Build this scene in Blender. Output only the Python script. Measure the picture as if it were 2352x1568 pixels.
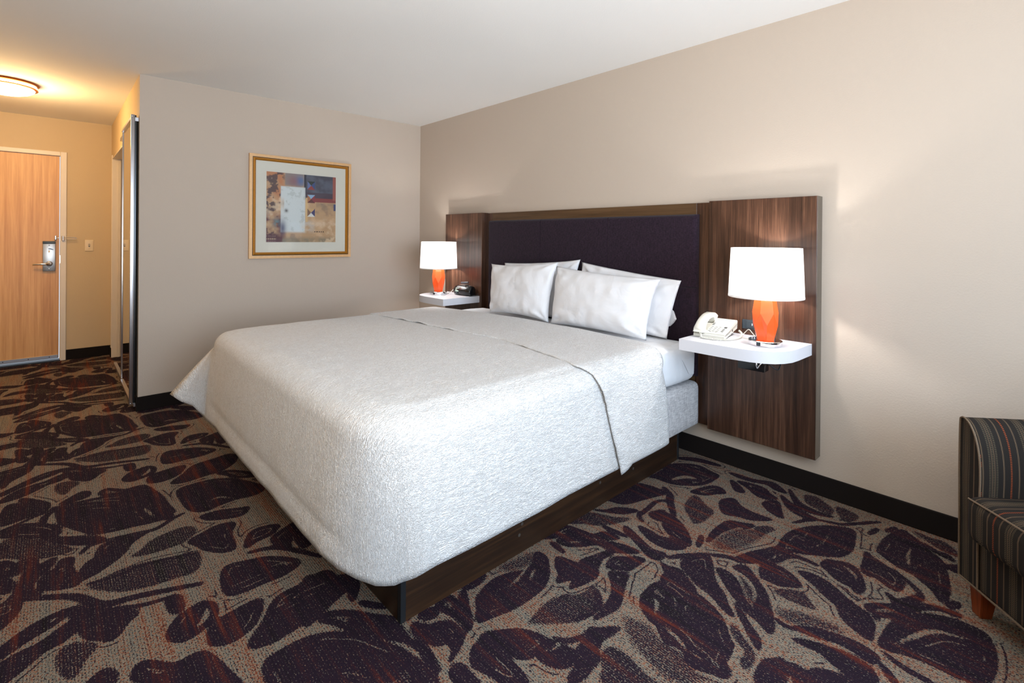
import bpy, bmesh, math, random
import numpy as np
from mathutils import Vector, Matrix, noise
random.seed(7); rng = np.random.default_rng(7)
C = bpy.context.scene.collection
sc = bpy.context.scene
PI = math.pi
for o in list(bpy.data.objects): bpy.data.objects.remove(o)

# ------------------------------------------------------------------ camera
CAM = Vector((-2.8207, -4.4536, 1.2745)); YAW, PITCH, ROLL = 0.7497, -0.0022, 0.0081
F_ = Vector((math.sin(YAW)*math.cos(PITCH), math.cos(YAW)*math.cos(PITCH), math.sin(PITCH)))
R_ = Vector((math.cos(YAW), -math.sin(YAW), 0)); U_ = R_.cross(F_)
R2 = R_*math.cos(ROLL)+U_*math.sin(ROLL); U2 = -R_*math.sin(ROLL)+U_*math.cos(ROLL)
cd = bpy.data.cameras.new('camera'); cam = bpy.data.objects.new('camera', cd); C.objects.link(cam)
cam.matrix_world = Matrix(((R2.x, U2.x, -F_.x, CAM.x), (R2.y, U2.y, -F_.y, CAM.y), (R2.z, U2.z, -F_.z, CAM.z), (0, 0, 0, 1)))
cd.sensor_width = 36.0; cd.lens = 1133.09/2352*36.0
cd.shift_y = -(784-549.3)/2352; cd.clip_start = 0.02
sc.camera = cam

# ------------------------------------------------------------------ light, exposure
sc.view_settings.view_transform = 'Standard'; sc.view_settings.look = 'None'
sc.view_settings.gamma = 1.0; sc.view_settings.use_curve_mapping = False
sc.view_settings.exposure = 0.14
w = bpy.data.worlds.new('world'); sc.world = w; w.use_nodes = True
w.node_tree.nodes['Background'].inputs[0].default_value = (0.75, 0.86, 1.0, 1)
w.node_tree.nodes['Background'].inputs[1].default_value = 1.0
def area(name, loc, target, sx, sy, power, col):
    l = bpy.data.lights.new(name, 'AREA'); l.shape = 'RECTANGLE'; l.size = sx; l.size_y = sy; l.energy = power; l.color = col
    o = bpy.data.objects.new(name, l); C.objects.link(o); o.location = loc
    o.rotation_euler = (Vector(target)-Vector(loc)).to_track_quat('-Z', 'Y').to_euler(); return o
WARM = (1.0, 0.62, 0.26)
area('window_daylight', (-2.0, -6.22, 1.45), (-1.7, 0, 0.6), 2.6, 1.5, 114, (0.62, 0.80, 1.0))
bf = area('ceiling_bounce_fill', (-3.0, -5.25, 1.0), (-2.5, -4.2, 2.44), 1.5, 1.5, 52, (1.0, 0.95, 0.90)); bf.data.spread = math.radians(130)  # unseen fill light added behind the camera, aimed up to brighten the ceiling
def point(name, loc, power, col, r=0.03):
    l = bpy.data.lights.new(name, 'POINT'); l.energy = power; l.color = col; l.shadow_soft_size = r
    o = bpy.data.objects.new(name, l); C.objects.link(o); o.location = loc; return o
point('hall_light_source', (-3.09, 0.95, 2.24), 31, WARM, 0.10)
point('nightstand_bulb', (-0.27, -3.535, 1.10), 8, (1.0, 0.97, 0.94), 0.022)
point('nightstand_bulb', (-0.27, -0.745, 1.10), 8, (1.0, 0.97, 0.94), 0.022)

# ------------------------------------------------------------------ node helpers
def srgb(r, g, b):
    f = lambda c: (c/255/12.92) if c/255 <= .04045 else ((c/255+.055)/1.055)**2.4
    return (f(r), f(g), f(b), 1)
class NT:
    def __init__(s, name):
        s.m = bpy.data.materials.new(name); s.m.use_nodes = True; s.t = s.m.node_tree; s.t.nodes.clear()
        s.out = s.t.nodes.new('ShaderNodeOutputMaterial'); s.b = s.t.nodes.new('ShaderNodeBsdfPrincipled')
        s.t.links.new(s.b.outputs[0], s.out.inputs[0])
    def n(s, typ, **kw):
        x = s.t.nodes.new(typ)
        for k, v in kw.items():
            if k == 'ins':
                for i, val in v.items():
                    if hasattr(val, 'is_output') or isinstance(val, bpy.types.NodeSocket): s.t.links.new(val, x.inputs[i])
                    else: x.inputs[i].default_value = val
            else: setattr(x, k, v)
        return x
    def math(s, op, a, b=0.0, c=0.0, clamp=False):
        x = s.n('ShaderNodeMath', operation=op, use_clamp=clamp, ins={0: a, 1: b, 2: c}); return x.outputs[0]
    def mix(s, f, a, b):
        x = s.t.nodes.new('ShaderNodeMix'); x.data_type = 'RGBA'
        for i, v in ((0, f), (6, a), (7, b)):
            if isinstance(v, bpy.types.NodeSocket): s.t.links.new(v, x.inputs[i])
            else: x.inputs[i].default_value = v
        return x.outputs[2]
    def coord(s, kind='Object', scale=(1, 1, 1), rot=(0, 0, 0), loc=(0, 0, 0)):
        tc = s.n('ShaderNodeTexCoord'); mp = s.n('ShaderNodeMapping')
        s.t.links.new(tc.outputs[kind], mp.inputs[0])
        mp.inputs['Scale'].default_value = scale; mp.inputs['Rotation'].default_value = rot; mp.inputs['Location'].default_value = loc
        return mp.outputs[0]
    def noise(s, vec, scale, detail=3, rough=.5, dist=0, which=0):
        x = s.n('ShaderNodeTexNoise', ins={'Vector': vec, 'Scale': scale, 'Detail': detail, 'Roughness': rough, 'Distortion': dist}); return x.outputs[which]
    def ramp(s, f, stops, interp='LINEAR'):
        x = s.n('ShaderNodeValToRGB', ins={0: f}); r = x.color_ramp; r.interpolation = interp
        while len(r.elements) > 1: r.elements.remove(r.elements[-1])
        r.elements[0].position = stops[0][0]; r.elements[0].color = stops[0][1]
        for p, c in stops[1:]:
            e = r.elements.new(p); e.color = c
        return x.outputs[0]
    def bump(s, h, strength, dist=.002, prev=None):
        ins = {'Height': h, 'Strength': strength, 'Distance': dist}
        if prev is not None: ins['Normal'] = prev
        return s.n('ShaderNodeBump', ins=ins).outputs[0]
    def set(s, **kw):
        for k, v in kw.items():
            i = s.b.inputs[k.replace('_', ' ')]
            if isinstance(v, bpy.types.NodeSocket): s.t.links.new(v, i)
            else: i.default_value = v
        return s.m
G = lambda v: (v, v, v, 1)

def plain(name, col, rough=.5, metal=0.0, spec=.5, bump=0, bscale=300, var=.06, vscale=8):
    t = NT(name); v = t.coord()
    nz = t.noise(v, vscale, 3)
    c2 = tuple(max(0, x*(1-var*2)) for x in col[:3])+(1,)
    t.set(Base_Color=t.mix(nz, col, c2), Roughness=rough, Metallic=metal, Specular_IOR_Level=spec)
    if bump: t.set(Normal=t.bump(t.noise(v, bscale, 2), bump, .001))
    return t.m
def wood(name, dark, mid, light, axis='z', scale=1.0, rough=.35, fig=1.0, spec=.5):
    t = NT(name)
    k = {'z': (1, 1, .035), 'x': (.035, 1, 1), 'y': (1, .035, 1)}[axis]
    v = t.coord(scale=tuple(q*scale for q in k))
    n1 = t.noise(v, 48, 5, .62, .3); n2 = t.noise(v, 170, 3, .6); n3 = t.noise(v, 9, 3, .5, 1.5*fig)
    f = t.math('ADD', t.math('MULTIPLY', n1, .5), t.math('ADD', t.math('MULTIPLY', n2, .28), t.math('MULTIPLY', n3, .3*fig)))
    t.set(Base_Color=t.ramp(f, [(.36, dark), (.54, mid), (.72, light)]), Roughness=rough, Specular_IOR_Level=spec,
          Normal=t.bump(n2, .12, .0006))
    return t.m

M = {}
def wallmat(name, col, rough=.75):
    t = NT(name); v = t.coord()
    t.set(Base_Color=t.mix(t.noise(v, 1.4, 2), col, tuple(c*.97 for c in col[:3])+(1,)), Roughness=rough, Specular_IOR_Level=.25,
          Normal=t.bump(t.noise(v, 130, 3, .55), .28, .0025)); return t.m
M['wall'] = wallmat('painted_wall', srgb(198, 183, 168))
M['hallwall'] = wallmat('painted_hall_wall', srgb(206, 184, 148))
M['ceil'] = wallmat('painted_ceiling', srgb(243, 243, 241), .85)
M['trim'] = plain('cream_trim_paint', srgb(226, 214, 194), .4, var=.03)
M['base'] = plain('black_carpet_base', srgb(27, 21, 19), .9, bump=.5, bscale=500, spec=.2)
M['walnut'] = wood('walnut_vertical', srgb(34, 20, 14), srgb(70, 46, 34), srgb(112, 79, 60), 'z', 1.0, .30)
M['walnut_h'] = wood('walnut_horizontal', srgb(60, 42, 26), srgb(88, 64, 42), srgb(110, 84, 58), 'y', 1.0, .36)
M['walnut_x'] = wood('espresso_wood', srgb(22, 13, 8), srgb(44, 27, 15), srgb(72, 46, 25), 'x', .8, .42)
M['walnut_y'] = wood('espresso_wood_foot', srgb(22, 13, 8), srgb(40, 25, 14), srgb(62, 40, 22), 'y', .8, .42)
M['edge'] = wood('walnut_edge_band', srgb(70, 60, 50), srgb(92, 80, 68), srgb(104, 90, 76), 'z', 1.0, .25)
M['maple'] = wood('maple_door', srgb(172, 116, 60), srgb(204, 150, 88), srgb(226, 176, 114), 'z', .55, .42, 1.3)
M['black'] = plain('black_plastic', srgb(28, 30, 33), .45)
M['blackgloss'] = plain('black_gloss_plastic', srgb(20, 20, 22), .22)
M['slate'] = plain('slate_plastic', srgb(56, 66, 74), .4)
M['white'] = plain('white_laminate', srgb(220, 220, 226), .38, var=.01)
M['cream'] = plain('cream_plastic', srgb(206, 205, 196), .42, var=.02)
M['creamdark'] = plain('grey_print', srgb(78, 80, 82), .5)
M['ivory'] = plain('ivory_plate', srgb(226, 205, 165), .4, var=.02)
M['chrome'] = plain('chrome', srgb(225, 226, 230), .08, 1.0, var=.02)
M['steel'] = plain('brushed_steel', srgb(176, 172, 168), .32, 1.0, var=.05)
M['alu'] = plain('aluminium', srgb(196, 194, 196), .28, 1.0, var=.04)
M['mirror'] = plain('mirror_glass', srgb(235, 232, 222), .01, 1.0, var=0)
M['orange'] = plain('orange_ceramic', srgb(246, 92, 42), .16, var=.03, vscale=3)
M['legwood'] = wood('cherry_leg', srgb(86, 34, 10), srgb(116, 50, 16), srgb(138, 66, 26), 'z', 1.2, .35)
M['gold'] = plain('light_gold_leaf', srgb(228, 182, 130), .42, .3, var=.12, vscale=45)
M['gold2'] = plain('deep_gold', srgb(208, 142, 54), .3, .4, var=.2, vscale=160)
M['mat'] = plain('picture_mat', srgb(214, 209, 196), .7, var=.01)
M['brass'] = plain('copper_ring', srgb(196, 116, 46), .25, .9)
def fabric(name, col, scale=900, bump=.4, rough=.9, col2=None, sheen=.1):
    t = NT(name); v = t.coord()
    a = t.noise(t.coord(scale=(1, 1, .12)), scale, 2, .6); b = t.noise(t.coord(scale=(.12, .12, 1)), scale, 2, .6)
    f = t.math('MULTIPLY', t.math('ADD', a, b), .5)
    col2 = col2 or tuple(c*.6 for c in col[:3])+(1,)
    t.set(Base_Color=t.ramp(f, [(.38, col2), (.6, col)]), Roughness=rough, Specular_IOR_Level=.2, Normal=t.bump(f, bump, .001))
    t.b.inputs['Sheen Weight'].default_value = sheen
    return t.m
M['purple'] = fabric('aubergine_upholstery', srgb(50, 34, 48), 500, .5, .95, srgb(22, 14, 21))
M['greyfab'] = fabric('grey_linen', srgb(212, 209, 208), 260, .3, .95, srgb(166, 163, 165))
t = NT('white_sheet'); v = t.coord()
nz = t.noise(v, 5, 3, .5, .6)
t.set(Base_Color=srgb(236, 237, 240), Roughness=.85, Specular_IOR_Level=.15, Normal=t.bump(t.noise(v, 600, 2), .1, .0005, t.bump(nz, .5, .03))); M['sheet'] = t.m
t = NT('white_pillowcase'); v = t.coord()
t.set(Base_Color=srgb(236, 236, 239), Roughness=.85, Specular_IOR_Level=.15,
      Normal=t.bump(t.noise(v, 700, 2), .08, .0005, t.bump(t.noise(v, 6, 3, .5, .8), .45, .02))); M['case'] = t.m
t = NT('picture_glass'); t.t.nodes.remove(t.b); tp = t.n('ShaderNodeBsdfTransparent'); gl = t.n('ShaderNodeBsdfGlossy', ins={'Roughness': .02}); nz = t.noise(t.coord(), 3, 2)
fzz = t.n('ShaderNodeFresnel', ins={0: 1.45}); mx = t.n('ShaderNodeMixShader', ins={0: fzz.outputs[0], 1: tp.outputs[0], 2: gl.outputs[0]}); t.t.links.new(mx.outputs[0], t.out.inputs[0]); M['glass'] = t.m
# matelasse coverlet: puckered ridges running along the cloth length (UV x)
t = NT('white_matelasse'); tc = t.n('ShaderNodeTexCoord'); mp = t.n('ShaderNodeMapping'); t.t.links.new(tc.outputs['UV'], mp.inputs[0]); mp.inputs['Scale'].default_value = (1.0, 2.8, 1)
n1 = t.noise(mp.outputs[0], 24, 2.5, .5, 2.2)
rid = t.math('SUBTRACT', 1.0, t.math('MULTIPLY', t.math('ABSOLUTE', t.math('SUBTRACT', n1, .5)), 9.0, clamp=True))
n2 = t.noise(mp.outputs[0], 58, 2, .5, 1.0)
rid2 = t.math('SUBTRACT', 1.0, t.math('MULTIPLY', t.math('ABSOLUTE', t.math('SUBTRACT', n2, .5)), 7.0, clamp=True))
h = t.math('ADD', t.math('MULTIPLY', rid, .65), t.math('MULTIPLY', rid2, .4))
t.set(Base_Color=t.mix(t.math('MULTIPLY', h, 1.15, clamp=True), srgb(236, 232, 229), srgb(255, 255, 255)), Roughness=.72, Specular_IOR_Level=.35, Normal=t.bump(h, .8, .0065)); M['coverlet'] = t.m  # ridges whiter than the ground: window highlights painted into the base colour
# lampshade
t = NT('lampshade_linen'); v = t.coord()
t.t.nodes.remove(t.b)
dif = t.n('ShaderNodeBsdfDiffuse', ins={0: (.9, .9, .9, 1)}); tr = t.n('ShaderNodeBsdfTranslucent', ins={0: (.93, .93, .93, 1)})
wv = t.noise(v, 600, 2); nb = t.bump(wv, .15, .0005); t.t.links.new(nb, dif.inputs['Normal'])
mx = t.n('ShaderNodeMixShader', ins={0: .36, 1: dif.outputs[0], 2: tr.outputs[0]}); t.t.links.new(mx.outputs[0], t.out.inputs[0]); M['shade'] = t.m
# hall light glass (lit lamp)
t = NT('lit_frosted_glass'); nz = t.noise(t.coord(), 6, 2)
t.set(Base_Color=G(.8), Roughness=.4, Emission_Color=t.mix(nz, (1, .86, .62, 1), (1, .89, .68, 1)), Emission_Strength=7.0); M['litglass'] = t.m
t = NT('lcd'); t.set(Base_Color=t.mix(t.noise(t.coord(), 90, 2), srgb(150, 170, 160), srgb(118, 138, 130)), Roughness=.2, Emission_Color=srgb(150, 170, 160), Emission_Strength=.25); M['lcd'] = t.m
# striped chair fabric: UV x across stripes (m), UV y along
t = NT('striped_chair_fabric'); tc = t.n('ShaderNodeTexCoord'); sp = t.n('ShaderNodeSeparateXYZ', ins={0: tc.outputs['UV']})
per = .11; u = t.math('FRACT', t.math('DIVIDE', sp.outputs[0], per)); vv = sp.outputs[1]
def band(c, hw):   # mask near centre c (m in period, wraps)
    d = t.math('ABSOLUTE', t.math('SUBTRACT', t.math('FRACT', t.math('ADD', t.math('SUBTRACT', u, c/per), .5)), .5))
    return t.math('LESS_THAN', d, hw/per)
def addm(l):
    r = l[0]
    for q in l[1:]: r = t.math('MAXIMUM', r, q)
    return r
lines = addm([band(-.0045, .0008), band(.0045, .0008), band(.0300, .0007), band(.0325, .0007), band(.0760, .0007), band(.0785, .0007)])
dots = addm([band(x, .0008) for x in (-.0125, -.0095, -.0015, .0015, .0095, .0125)])
cdots = addm([band(.0525, .0008), band(.0555, .0008)])
dv = t.math('LESS_THAN', t.math('FRACT', t.math('DIVIDE', vv, .0056)), .5)
dots = t.math('MULTIPLY', dots, dv); cdots = t.math('MULTIPLY', cdots, dv)
alt = t.math('LESS_THAN', t.math('FRACT', t.math('DIVIDE', sp.outputs[0], per*2)), .5)
fine = t.noise(t.coord(), 900, 2)
basec = t.mix(fine, srgb(24, 19, 16), srgb(40, 34, 29))
c = t.mix(lines, basec, srgb(98, 79, 60)); c = t.mix(dots, c, srgb(100, 88, 68)); c = t.mix(cdots, c, t.mix(alt, srgb(104, 30, 32), srgb(168, 78, 38)))
t.set(Base_Color=c, Roughness=.85, Specular_IOR_Level=.2, Normal=t.bump(fine, .25, .0006)); M['stripe'] = t.m

# ------------------------------------------------------------------ mesh helpers
def link(name, me, parent=None, mat=None):
    o = bpy.data.objects.new(name, me); C.objects.link(o)
    if mat: me.materials.append(M[mat] if isinstance(mat, str) else mat)
    if parent: o.parent = parent
    return o
def finish(bm, name, parent, mat, smooth=None):
    bmesh.ops.recalc_face_normals(bm, faces=bm.faces)
    me = bpy.data.meshes.new(name); bm.to_mesh(me); bm.free()
    o = link(name, me, parent, mat)
    if smooth is not None:
        me.polygons.foreach_set('use_smooth', [True]*len(me.polygons))
        if smooth < 179:
            bmm = bmesh.new(); bmm.from_mesh(me)
            for e in bmm.edges:
                if len(e.link_faces) == 2 and e.calc_face_angle(0) > math.radians(smooth): e.smooth = False
            bmm.to_mesh(me); bmm.free()
    return o
def bbox(bm, a, b, bev=0, seg=2):
    r = bmesh.ops.create_cube(bm, size=1); vs = r['verts']
    s = [abs(b[i]-a[i]) for i in range(3)]; c = [(a[i]+b[i])/2 for i in range(3)]
    for v in vs: v.co = Vector((v.co[i]*s[i]+c[i] for i in range(3)))
    if bev:
        es = list({e for v in vs for e in v.link_edges})
        bmesh.ops.bevel(bm, geom=es, offset=bev, segments=seg, profile=.6, affect='EDGES', clamp_overlap=True)
def box(name, a, b, mat, parent=None, bev=0, seg=2):
    bm = bmesh.new(); bbox(bm, a, b, bev, seg); return finish(bm, name, parent, mat, 35 if bev else None)
def pv(name, verts, faces, mat, parent=None, smooth=None, uv=None):
    me = bpy.data.meshes.new(name); me.from_pydata([tuple(v) for v in verts], [], faces); me.update()
    if uv is not None:
        ul = me.uv_layers.new(name='UVMap')
        for p in me.polygons:
            for li in p.loop_indices: ul.data[li].uv = uv[me.loops[li].vertex_index]
    o = link(name, me, parent, mat)
    bm = bmesh.new(); bm.from_mesh(me); bmesh.ops.recalc_face_normals(bm, faces=bm.faces)
    if smooth is not None:
        for f in bm.faces: f.smooth = True
        for e in bm.edges:
            if len(e.link_faces) == 2 and e.calc_face_angle(0) > math.radians(smooth): e.smooth = False
    bm.to_mesh(me); bm.free()
    return o
def prism(name, pts, z0, z1, mat, parent=None, bev=0, axis='z'):
    bm = bmesh.new(); n = len(pts)
    def P(p, z):
        return {'z': (p[0], p[1], z), 'y': (p[0], z, p[1]), 'x': (z, p[0], p[1])}[axis]
    a = [bm.verts.new(P(p, z0)) for p in pts]; b = [bm.verts.new(P(p, z1)) for p in pts]
    bm.faces.new(a); bm.faces.new(b[::-1])
    for i in range(n): bm.faces.new((a[i], b[i], b[(i+1) % n], a[(i+1) % n]))
    if bev:
        bmesh.ops.bevel(bm, geom=[e for e in bm.edges if abs(e.calc_face_angle(0)) > .5], offset=bev, segments=2, profile=.6, affect='EDGES', clamp_overlap=True)
    return finish(bm, name, parent, mat, 35)
def lathe(name, prof, mat, parent=None, n=40, loc=(0, 0, 0), smooth=40):
    vs, fs = [], []
    for r, z in prof:
        for i in range(n):
            a = 2*PI*i/n; vs.append((loc[0]+r*math.cos(a), loc[1]+r*math.sin(a), loc[2]+z))
    for k in range(len(prof)-1):
        for i in range(n):
            j = (i+1) % n; fs.append((k*n+i, k*n+j, (k+1)*n+j, (k+1)*n+i))
    if prof[0][0] > 1e-4 and abs(prof[0][0]-prof[-1][0])+abs(prof[0][1]-prof[-1][1]) > 1e-6:
        fs.append(tuple(range(n))[::-1]); fs.append(tuple((len(prof)-1)*n+i for i in range(n)))
    return pv(name, vs, fs, mat, parent, smooth)
def tube_geo(path, r, n=8):
    vs, fs = [], []; path = [Vector(p) for p in path]; up = Vector((0, 0, 1)); prev = None
    for k, p in enumerate(path):
        d = (path[min(k+1, len(path)-1)]-path[max(k-1, 0)]).normalized()
        a = prev if prev is not None else (up if abs(d.z) < .9 else Vector((1, 0, 0)))
        b = d.cross(a).normalized(); a = b.cross(d).normalized(); prev = a
        for i in range(n):
            q = 2*PI*i/n; vs.append(p+(a*math.cos(q)+b*math.sin(q))*r)
    for k in range(len(path)-1):
        for i in range(n):
            j = (i+1) % n; fs.append((k*n+i, k*n+j, (k+1)*n+j, (k+1)*n+i))
    fs.append(tuple(range(n))[::-1]); fs.append(tuple((len(path)-1)*n+i for i in range(n)))
    return vs, fs
def tube(name, path, r, mat, parent=None, n=8):
    vs, fs = tube_geo(path, r, n); return pv(name, vs, fs, mat, parent, 60)
def catmull(pts, n=8):
    P = [Vector(pts[0])]+[Vector(p) for p in pts]+[Vector(pts[-1])]; out = []
    for i in range(1, len(P)-2):
        for k in range(n):
            t_ = k/n; a, b, c_, d = P[i-1], P[i], P[i+1], P[i+2]
            out.append(.5*((2*b)+(c_-a)*t_+(2*a-5*b+4*c_-d)*t_*t_+(3*b-a-3*c_+d)*t_**3))
    out.append(P[-2]); return out
def gridmesh(name, co, faces):
    me = bpy.data.meshes.new(name); me.vertices.add(len(co)); me.vertices.foreach_set('co', np.ascontiguousarray(co, dtype=np.float32).ravel())
    nf = len(faces); me.loops.add(nf*4); me.loops.foreach_set('vertex_index', np.ascontiguousarray(faces, dtype=np.int32).ravel())
    me.polygons.add(nf); me.polygons.foreach_set('loop_start', np.arange(nf, dtype=np.int32)*4)
    try: me.polygons.foreach_set('loop_total', np.full(nf, 4, dtype=np.int32))
    except Exception: pass
    me.update(); me.validate(); return me
def thing(name, label, cat, loc=(0, 0, 0), rz=0, group=None):
    o = bpy.data.objects.new(name, None); C.objects.link(o); o.location = loc; o.rotation_euler = (0, 0, rz); o.empty_display_size = .05
    return tag(o, label, cat, group)
def tag(o, label, cat, group=None):
    o['label'] = label; o['category'] = cat
    if group: o['group'] = group
    return o
def struct(o, label=None):
    o['kind'] = 'structure'
    if label: o['label'] = label
    return o

# ------------------------------------------------------------------ the setting
H = 2.44; XW = -2.3645; YE = 2.31; XL = -4.0; YF = -6.2
struct(box('wall_back', (XW, 0, 0), (0, .12, H), 'wall'), 'beige wall behind the bed with the framed picture')
struct(box('wall_right', (0, YF-.1, 0), (.12, .12, H), 'wall'), 'beige wall carrying the walnut headboard')
struct(box('wall_left', (XL-.12, YF-.1, 0), (XL, YE+.12, H), 'hallwall'))
struct(box('ceiling', (XL-.12, YF-.1, H), (.12, YE+.12, H+.1), 'ceil'), 'white textured ceiling')
struct(box('wall_end', (-2.718, YE, 0), (-1.9, YE+.12, H), 'hallwall'), 'tan entry wall right of the door')
wl = struct(box('wall_end_lintel', (-3.78, YE, 2.09), (-2.718, YE+.12, H), 'hallwall')); wl.name = 'wall_end.001'
struct(box('wall_end', (XL, YE, 0), (-3.78, YE+.12, H), 'hallwall'))
# hall wall (corridor side of the closet) with a cased opening
OY0, OY1, OZ = 1.15, 2.14, 2.075
struct(box('wall_hall', (XW, .12, 0), (XW+.12, OY0, H), 'hallwall'), 'tan hall wall that carries the mirrored closet door')
struct(box('wall_hall', (XW, OY1, 0), (XW+.12, YE, H), 'hallwall'))
struct(box('wall_hall', (XW, OY0, OZ), (XW+.12, OY1, H), 'hallwall'))
struct(box('wall_closet', (XW+.6, .12, 0), (XW+.7, YE, H), 'hallwall'))
# front wall with window
WX0, WX1, WZ0, WZ1 = -3.4, -.6, .65, 2.25
struct(box('wall_front', (XL, YF-.1, 0), (WX0, YF, H), 'wall'))
struct(box('wall_front', (WX1, YF-.1, 0), (0, YF, H), 'wall'))
struct(box('wall_front', (WX0, YF-.1, 0), (WX1, YF, WZ0), 'wall'))
struct(box('wall_front', (WX0, YF-.1, WZ1), (WX1, YF, H), 'wall'))
wf = struct(box('window_1', (WX0, YF-.08, WZ0), (WX0+.05, YF-.02, WZ1), 'trim'))
for i, (a, b) in enumerate((((WX1-.05, YF-.08, WZ0), (WX1, YF-.02, WZ1)), ((WX0, YF-.08, WZ0), (WX1, YF-.02, WZ0+.05)), ((WX0, YF-.08, WZ1-.05), (WX1, YF-.02, WZ1)), ((-2.03, YF-.08, WZ0), (-1.97, YF-.02, WZ1)))):
    box('window_frame', a, b, 'trim', wf)
pv('window_pane', [(WX0, YF-.05, WZ0), (WX1, YF-.05, WZ0), (WX1, YF-.05, WZ1), (WX0, YF-.05, WZ1)], [(0, 1, 2, 3)], 'glass', wf)
# baseboards
BH = .1025; BT = .012
def bboard(name, a, b):
    o = box(name, a, b, 'base', None, .003, 1); return struct(o, 'black carpeted baseboard strip')
bboard('baseboard_right', (-BT, YF, 0), (0, -.0, BH))
bboard('baseboard_back', (XW-BT, -BT, 0), (0, 0, BH))
bboard('baseboard_hall', (XW-BT, 0, 0), (XW, .05, BH))
bboard('baseboard_end', (-2.718, YE-BT, 0), (XW-.012, YE, BH))
o = box('baseboard_hall', (XW-.012, OY1+.0, 0), (XW, YE, BH), 'base', None, .003, 1); struct(o)
bboard('baseboard_left', (XL, YF, 0), (XL+BT, YE, BH))
# closet opening casing
tr1 = struct(box('trim_1', (XW-.006, OY1-.012, 0), (XW+.13, OY1+.0, OZ), 'trim', None, .002, 1), 'cream jamb of the hall opening')
box('stop', (XW+.04, OY1-.028, 0), (XW+.065, OY1-.012, OZ-.01), 'trim', tr1, .002, 1)
box('casing', (XW-.01, OY1, 0), (XW, OY1+.03, OZ+.03), 'trim', tr1, .002, 1)
box('head_jamb', (XW-.006, OY0, OZ-.012), (XW+.13, OY1-.012, OZ), 'trim', tr1, .002, 1)

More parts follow.
